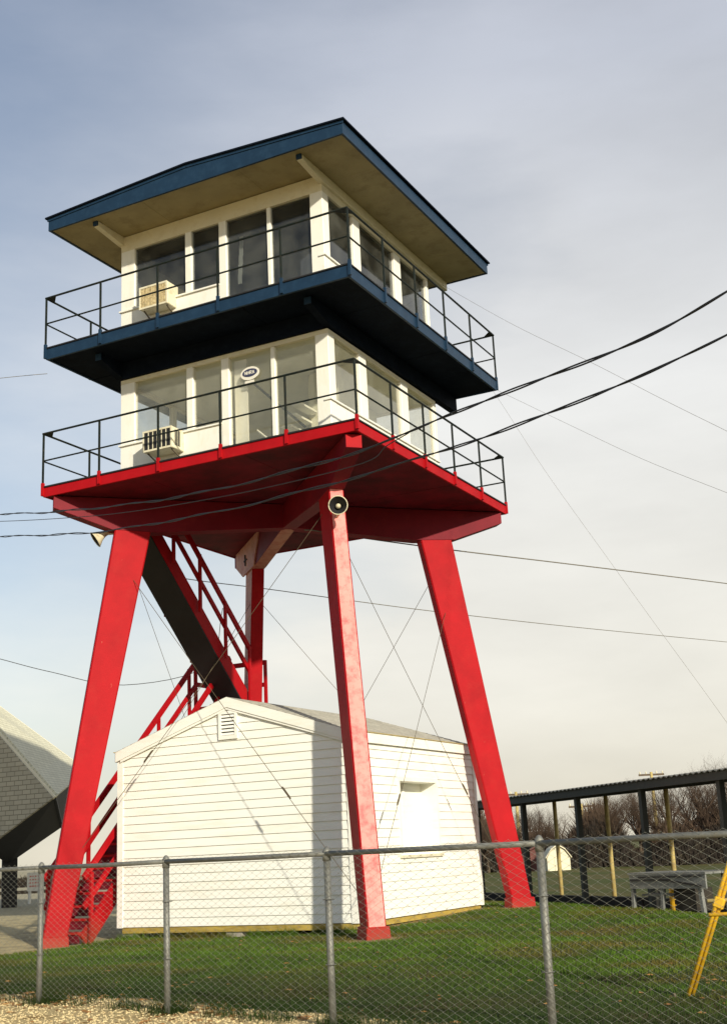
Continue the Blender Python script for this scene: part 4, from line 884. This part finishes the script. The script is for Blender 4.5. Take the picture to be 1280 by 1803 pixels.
def brush(name, lab, A0, A1, n, depth, h, m):
    A0 = Vector((A0[0], A0[1], 0)); A1 = Vector((A1[0], A1[1], 0)); d = A1-A0; nn_ = Vector((-d.y, d.x, 0)).normalized()
    V = np.zeros((n*3, 3)); t = rng.random(n); w = (rng.random(n)-.5)*depth
    bx_ = A0.x+d.x*t+nn_.x*w; by_ = A0.y+d.y*t+nn_.y*w; bz_ = ground(bx_, by_)-.05
    hh = h*(.55+.45*np.sin(t*23)*np.sin(t*7+1))*rng.uniform(.4, 1.0, n)+.25; z0 = bz_+rng.random(n)**1.5*hh*.7; ln = hh*.5
    dx = rng.normal(0, .35, n); dy = rng.normal(0, .35, n); wd = rng.uniform(.02, .06, n)
    V[0::3] = np.stack([bx_-wd, by_, z0], 1); V[1::3] = np.stack([bx_+wd, by_+wd, z0], 1); V[2::3] = np.stack([bx_+dx*ln, by_+dy*ln, z0+ln], 1)
    me_ = bpy.data.meshes.new(name); me_.from_pydata(V.tolist(), [], [(i*3, i*3+1, i*3+2) for i in range(n)]); me_.update(); o = link(name, me_, m); o['kind'] = 'stuff'; o['label'] = lab; o['category'] = 'brush'
a_ = dpt(800, 1500, 70); b_ = dpt(1340, 1500, 68); brush('undergrowth', 'dark tangled undergrowth below the bare trees', a_, b_, 90000, 9, 2.3, BRUSH); brush('scrub_thicket', 'brown twiggy scrub rising through the undergrowth', dpt(800, 1500, 73), dpt(1340, 1500, 70), 70000, 8, 3.3, TWIG)
a_ = dpt(-160, 1540, 95); b_ = dpt(330, 1530, 95); brush('far_hedge', 'low dark hedge along the far left edge of the yard', a_, b_, 14000, 5, .9, BRUSH)

# ------------------------------------------------------------------ grass blades, gravel, leaves
def in_grass(x, y):
    sdst = (x-FA[0])*FN[0]+(y-FA[1])*FN[1]; yard = (x < -5.85) & (y+1.7-.45*(x+5.85) > 0)
    wd = (x-WP0[0])*WN[0]+(y-WP0[1])*WN[1]; hs = (x > HX0) & (x < HX1) & (y > HY0-.02) & (y < HY1)
    edge = .52+.35*np.sin(x*2.1)*np.sin(x*5.3+1)*.6
    ped_ = (np.hypot(x+.1, y) < .42+.12*np.sin(x*17)*np.cos(y*13)) | (np.hypot(x+.2, y-6.0) < .4) | ((x > HX1-.1) & (x < HX1+.16+.06*np.sin(y*9)) & (y > 1.2) & (y < 6.4))
    return (sdst > np.where(x < 4.2, edge, -1.5)) & ~yard & (wd < .4) & ~hs & ~ped_
n = 620000; x = rng.uniform(-9.5, 10.5, n); y = rng.uniform(-10, 13, n)
dv = np.stack([x-CAM.x, y-CAM.y], 1); dep = dv[:, 0]*math.sin(YAW)+dv[:, 1]*math.cos(YAW); lat = dv[:, 0]*math.cos(YAW)-dv[:, 1]*math.sin(YAW)
ok = in_grass(x, y) & (np.abs(lat) < dep*.33+1.2) & (dep > 6.5) & (rng.random(n) < np.clip(14/dep, .25, 1)); x, y, dep = x[ok], y[ok], dep[ok]; n = len(x)
z = ground(x, y)-.005; tall = np.where((np.sin(x*1.3+2)*np.sin(y*1.1) > .3), 1.35, 1.0)
sdst = (x-FA[0])*FN[0]+(y-FA[1])*FN[1]; tall = tall*np.where(np.abs(sdst-.45) < .35, 1.5, 1.0)
h = rng.uniform(.015, .045, n)*tall; a = rng.uniform(0, 6.283, n); w = .0022+.00022*dep; ln = rng.normal(0, .5, n)*h; b2 = rng.uniform(0, 6.283, n)
V = np.zeros((n*3, 3)); V[0::3] = np.stack([x-np.cos(a)*w, y-np.sin(a)*w, z], 1); V[1::3] = np.stack([x+np.cos(a)*w, y+np.sin(a)*w, z], 1); V[2::3] = np.stack([x+np.cos(b2)*ln, y+np.sin(b2)*ln, z+h], 1)
nt_ = 16000; q_ = rng.integers(0, 3, nt_); tx = np.zeros(nt_); ty = np.zeros(nt_)
sf = rng.uniform(-1.2*FL, 4.6*FL, nt_); sf = np.where(rng.random(nt_) < .45, np.round(sf/FL)*FL+rng.normal(0, .07, nt_), sf); nf = rng.normal(.12, .10, nt_)
tx = np.where(q_ < 2, FA[0]+FU[0]*sf+FN[0]*nf, rng.uniform(HX0, HX1, nt_)); ty = np.where(q_ < 2, FA[1]+FU[1]*sf+FN[1]*nf, HY0-.03-np.abs(rng.normal(0, .05, nt_)))
clump = np.sin(tx*7.3)*np.sin(tx*2.9+1)+rng.normal(0, .4, nt_) > -.1; tx, ty = tx[clump], ty[clump]; nt_ = len(tx)
th = rng.uniform(.04, .13, nt_)*np.where(rng.random(nt_) < .2, 1.5, 1); ta_ = rng.uniform(0, 6.283, nt_); tl_ = rng.normal(0, .45, nt_)*th; tw = .003; tz = ground(tx, ty)-.005
V2 = np.zeros((nt_*3, 3)); V2[0::3] = np.stack([tx-np.cos(ta_)*tw, ty-np.sin(ta_)*tw, tz], 1); V2[1::3] = np.stack([tx+np.cos(ta_)*tw, ty+np.sin(ta_)*tw, tz], 1); V2[2::3] = np.stack([tx+np.cos(ta_*3)*tl_, ty+np.sin(ta_*3)*tl_, tz+th], 1)
V = np.concatenate([V, V2]); n += nt_
gm = bpy.data.meshes.new('grass'); gm.vertices.add(n*3); gm.vertices.foreach_set('co', V.ravel()); gm.loops.add(n*3); gm.loops.foreach_set('vertex_index', np.arange(n*3, dtype=np.int32)); gm.polygons.add(n); gm.polygons.foreach_set('loop_start', np.arange(0, n*3, 3, dtype=np.int32)); gm.update(calc_edges=True)
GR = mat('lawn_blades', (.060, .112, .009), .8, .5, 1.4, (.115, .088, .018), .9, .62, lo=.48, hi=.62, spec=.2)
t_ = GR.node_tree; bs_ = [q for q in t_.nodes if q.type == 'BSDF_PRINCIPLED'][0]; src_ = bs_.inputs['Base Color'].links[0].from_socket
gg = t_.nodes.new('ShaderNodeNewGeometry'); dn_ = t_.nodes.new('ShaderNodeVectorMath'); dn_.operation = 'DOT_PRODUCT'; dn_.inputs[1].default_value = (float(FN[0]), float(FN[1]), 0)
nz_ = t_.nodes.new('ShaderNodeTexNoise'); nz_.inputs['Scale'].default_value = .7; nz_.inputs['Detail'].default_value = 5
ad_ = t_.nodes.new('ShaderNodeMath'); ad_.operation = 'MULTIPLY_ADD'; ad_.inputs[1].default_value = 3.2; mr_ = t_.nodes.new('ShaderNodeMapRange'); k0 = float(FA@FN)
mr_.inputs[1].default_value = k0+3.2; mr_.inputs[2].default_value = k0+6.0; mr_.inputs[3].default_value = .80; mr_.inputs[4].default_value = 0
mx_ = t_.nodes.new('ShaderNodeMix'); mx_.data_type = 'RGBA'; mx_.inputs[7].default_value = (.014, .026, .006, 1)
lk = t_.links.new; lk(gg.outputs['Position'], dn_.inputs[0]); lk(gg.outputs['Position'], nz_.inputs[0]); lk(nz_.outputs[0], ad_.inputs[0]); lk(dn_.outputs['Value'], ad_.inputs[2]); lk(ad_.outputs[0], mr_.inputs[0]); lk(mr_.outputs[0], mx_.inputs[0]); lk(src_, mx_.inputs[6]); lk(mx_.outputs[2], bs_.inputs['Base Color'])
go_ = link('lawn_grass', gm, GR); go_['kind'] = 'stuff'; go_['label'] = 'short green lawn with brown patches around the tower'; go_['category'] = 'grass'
def scatter(name, n, xr_, yr_, keep, size, m, flat, lab, cat):
    x = rng.uniform(*xr_, n); y = rng.uniform(*yr_, n); ok = keep(x, y); x, y = x[ok], y[ok]; V = []; F = []
    for i in range(len(x)):
        s = random.uniform(*size); b = len(V); g_ = gz(x[i], y[i]); a = random.uniform(0, 6.28); ca, sa = math.cos(a), math.sin(a)
        sh = [(1,0,0),(0,.8,0),(-.9,.1,0),(.1,-.7,0),(.1,.1,.7*flat)] if flat > .2 else [(1,0,.1),(0,.45,.35),(-1,0,.2),(0,-.45,.05)]
        for p in sh: px_, py_ = p[0]*s*random.uniform(.7, 1.2), p[1]*s*random.uniform(.7, 1.2); V.append((x[i]+ca*px_-sa*py_, y[i]+sa*px_+ca*py_, g_+p[2]*s+.003))
        F += [(b,b+1,b+4),(b+1,b+2,b+4),(b+2,b+3,b+4),(b+3,b,b+4)] if flat > .2 else [(b,b+1,b+2,b+3)]
    me_ = bpy.data.meshes.new(name); me_.from_pydata(V, [], F); me_.update(); o = link(name, me_, m); o['kind'] = 'stuff'; o['label'] = lab; o['category'] = cat
fs = lambda x, y: (x-FA[0])*FN[0]+(y-FA[1])*FN[1]
scatter('gravel', 34000, (-4, 6), (-10.5, -5), lambda x, y: (fs(x, y) < .5) & (fs(x, y) > -1.4), (.005, .017), STONE, .9, 'pale loose gravel along the foot of the fence', 'gravel')
scatter('fallen_leaves', 20000, (-4, 9), (-10.5, -5), lambda x, y: (fs(x, y) < .75) & (fs(x, y) > -.9) & (rng.random(len(x)) < np.exp(-np.abs(fs(x, y)-.35)*2.5)*np.clip(.25+1.6*np.sin(x*1.9+.7*y)*np.sin(x*.83+2.0), .06, 1)), (.02, .05), LEAFM, .1, 'dry brown leaves blown against the fence', 'leaves')
scatter('lawn_litter', 1500, (-7, 10), (-8, 9), lambda x, y: in_grass(x, y), (.02, .045), LEAFM, .1, 'scattered brown leaves lying on the lawn', 'leaves')
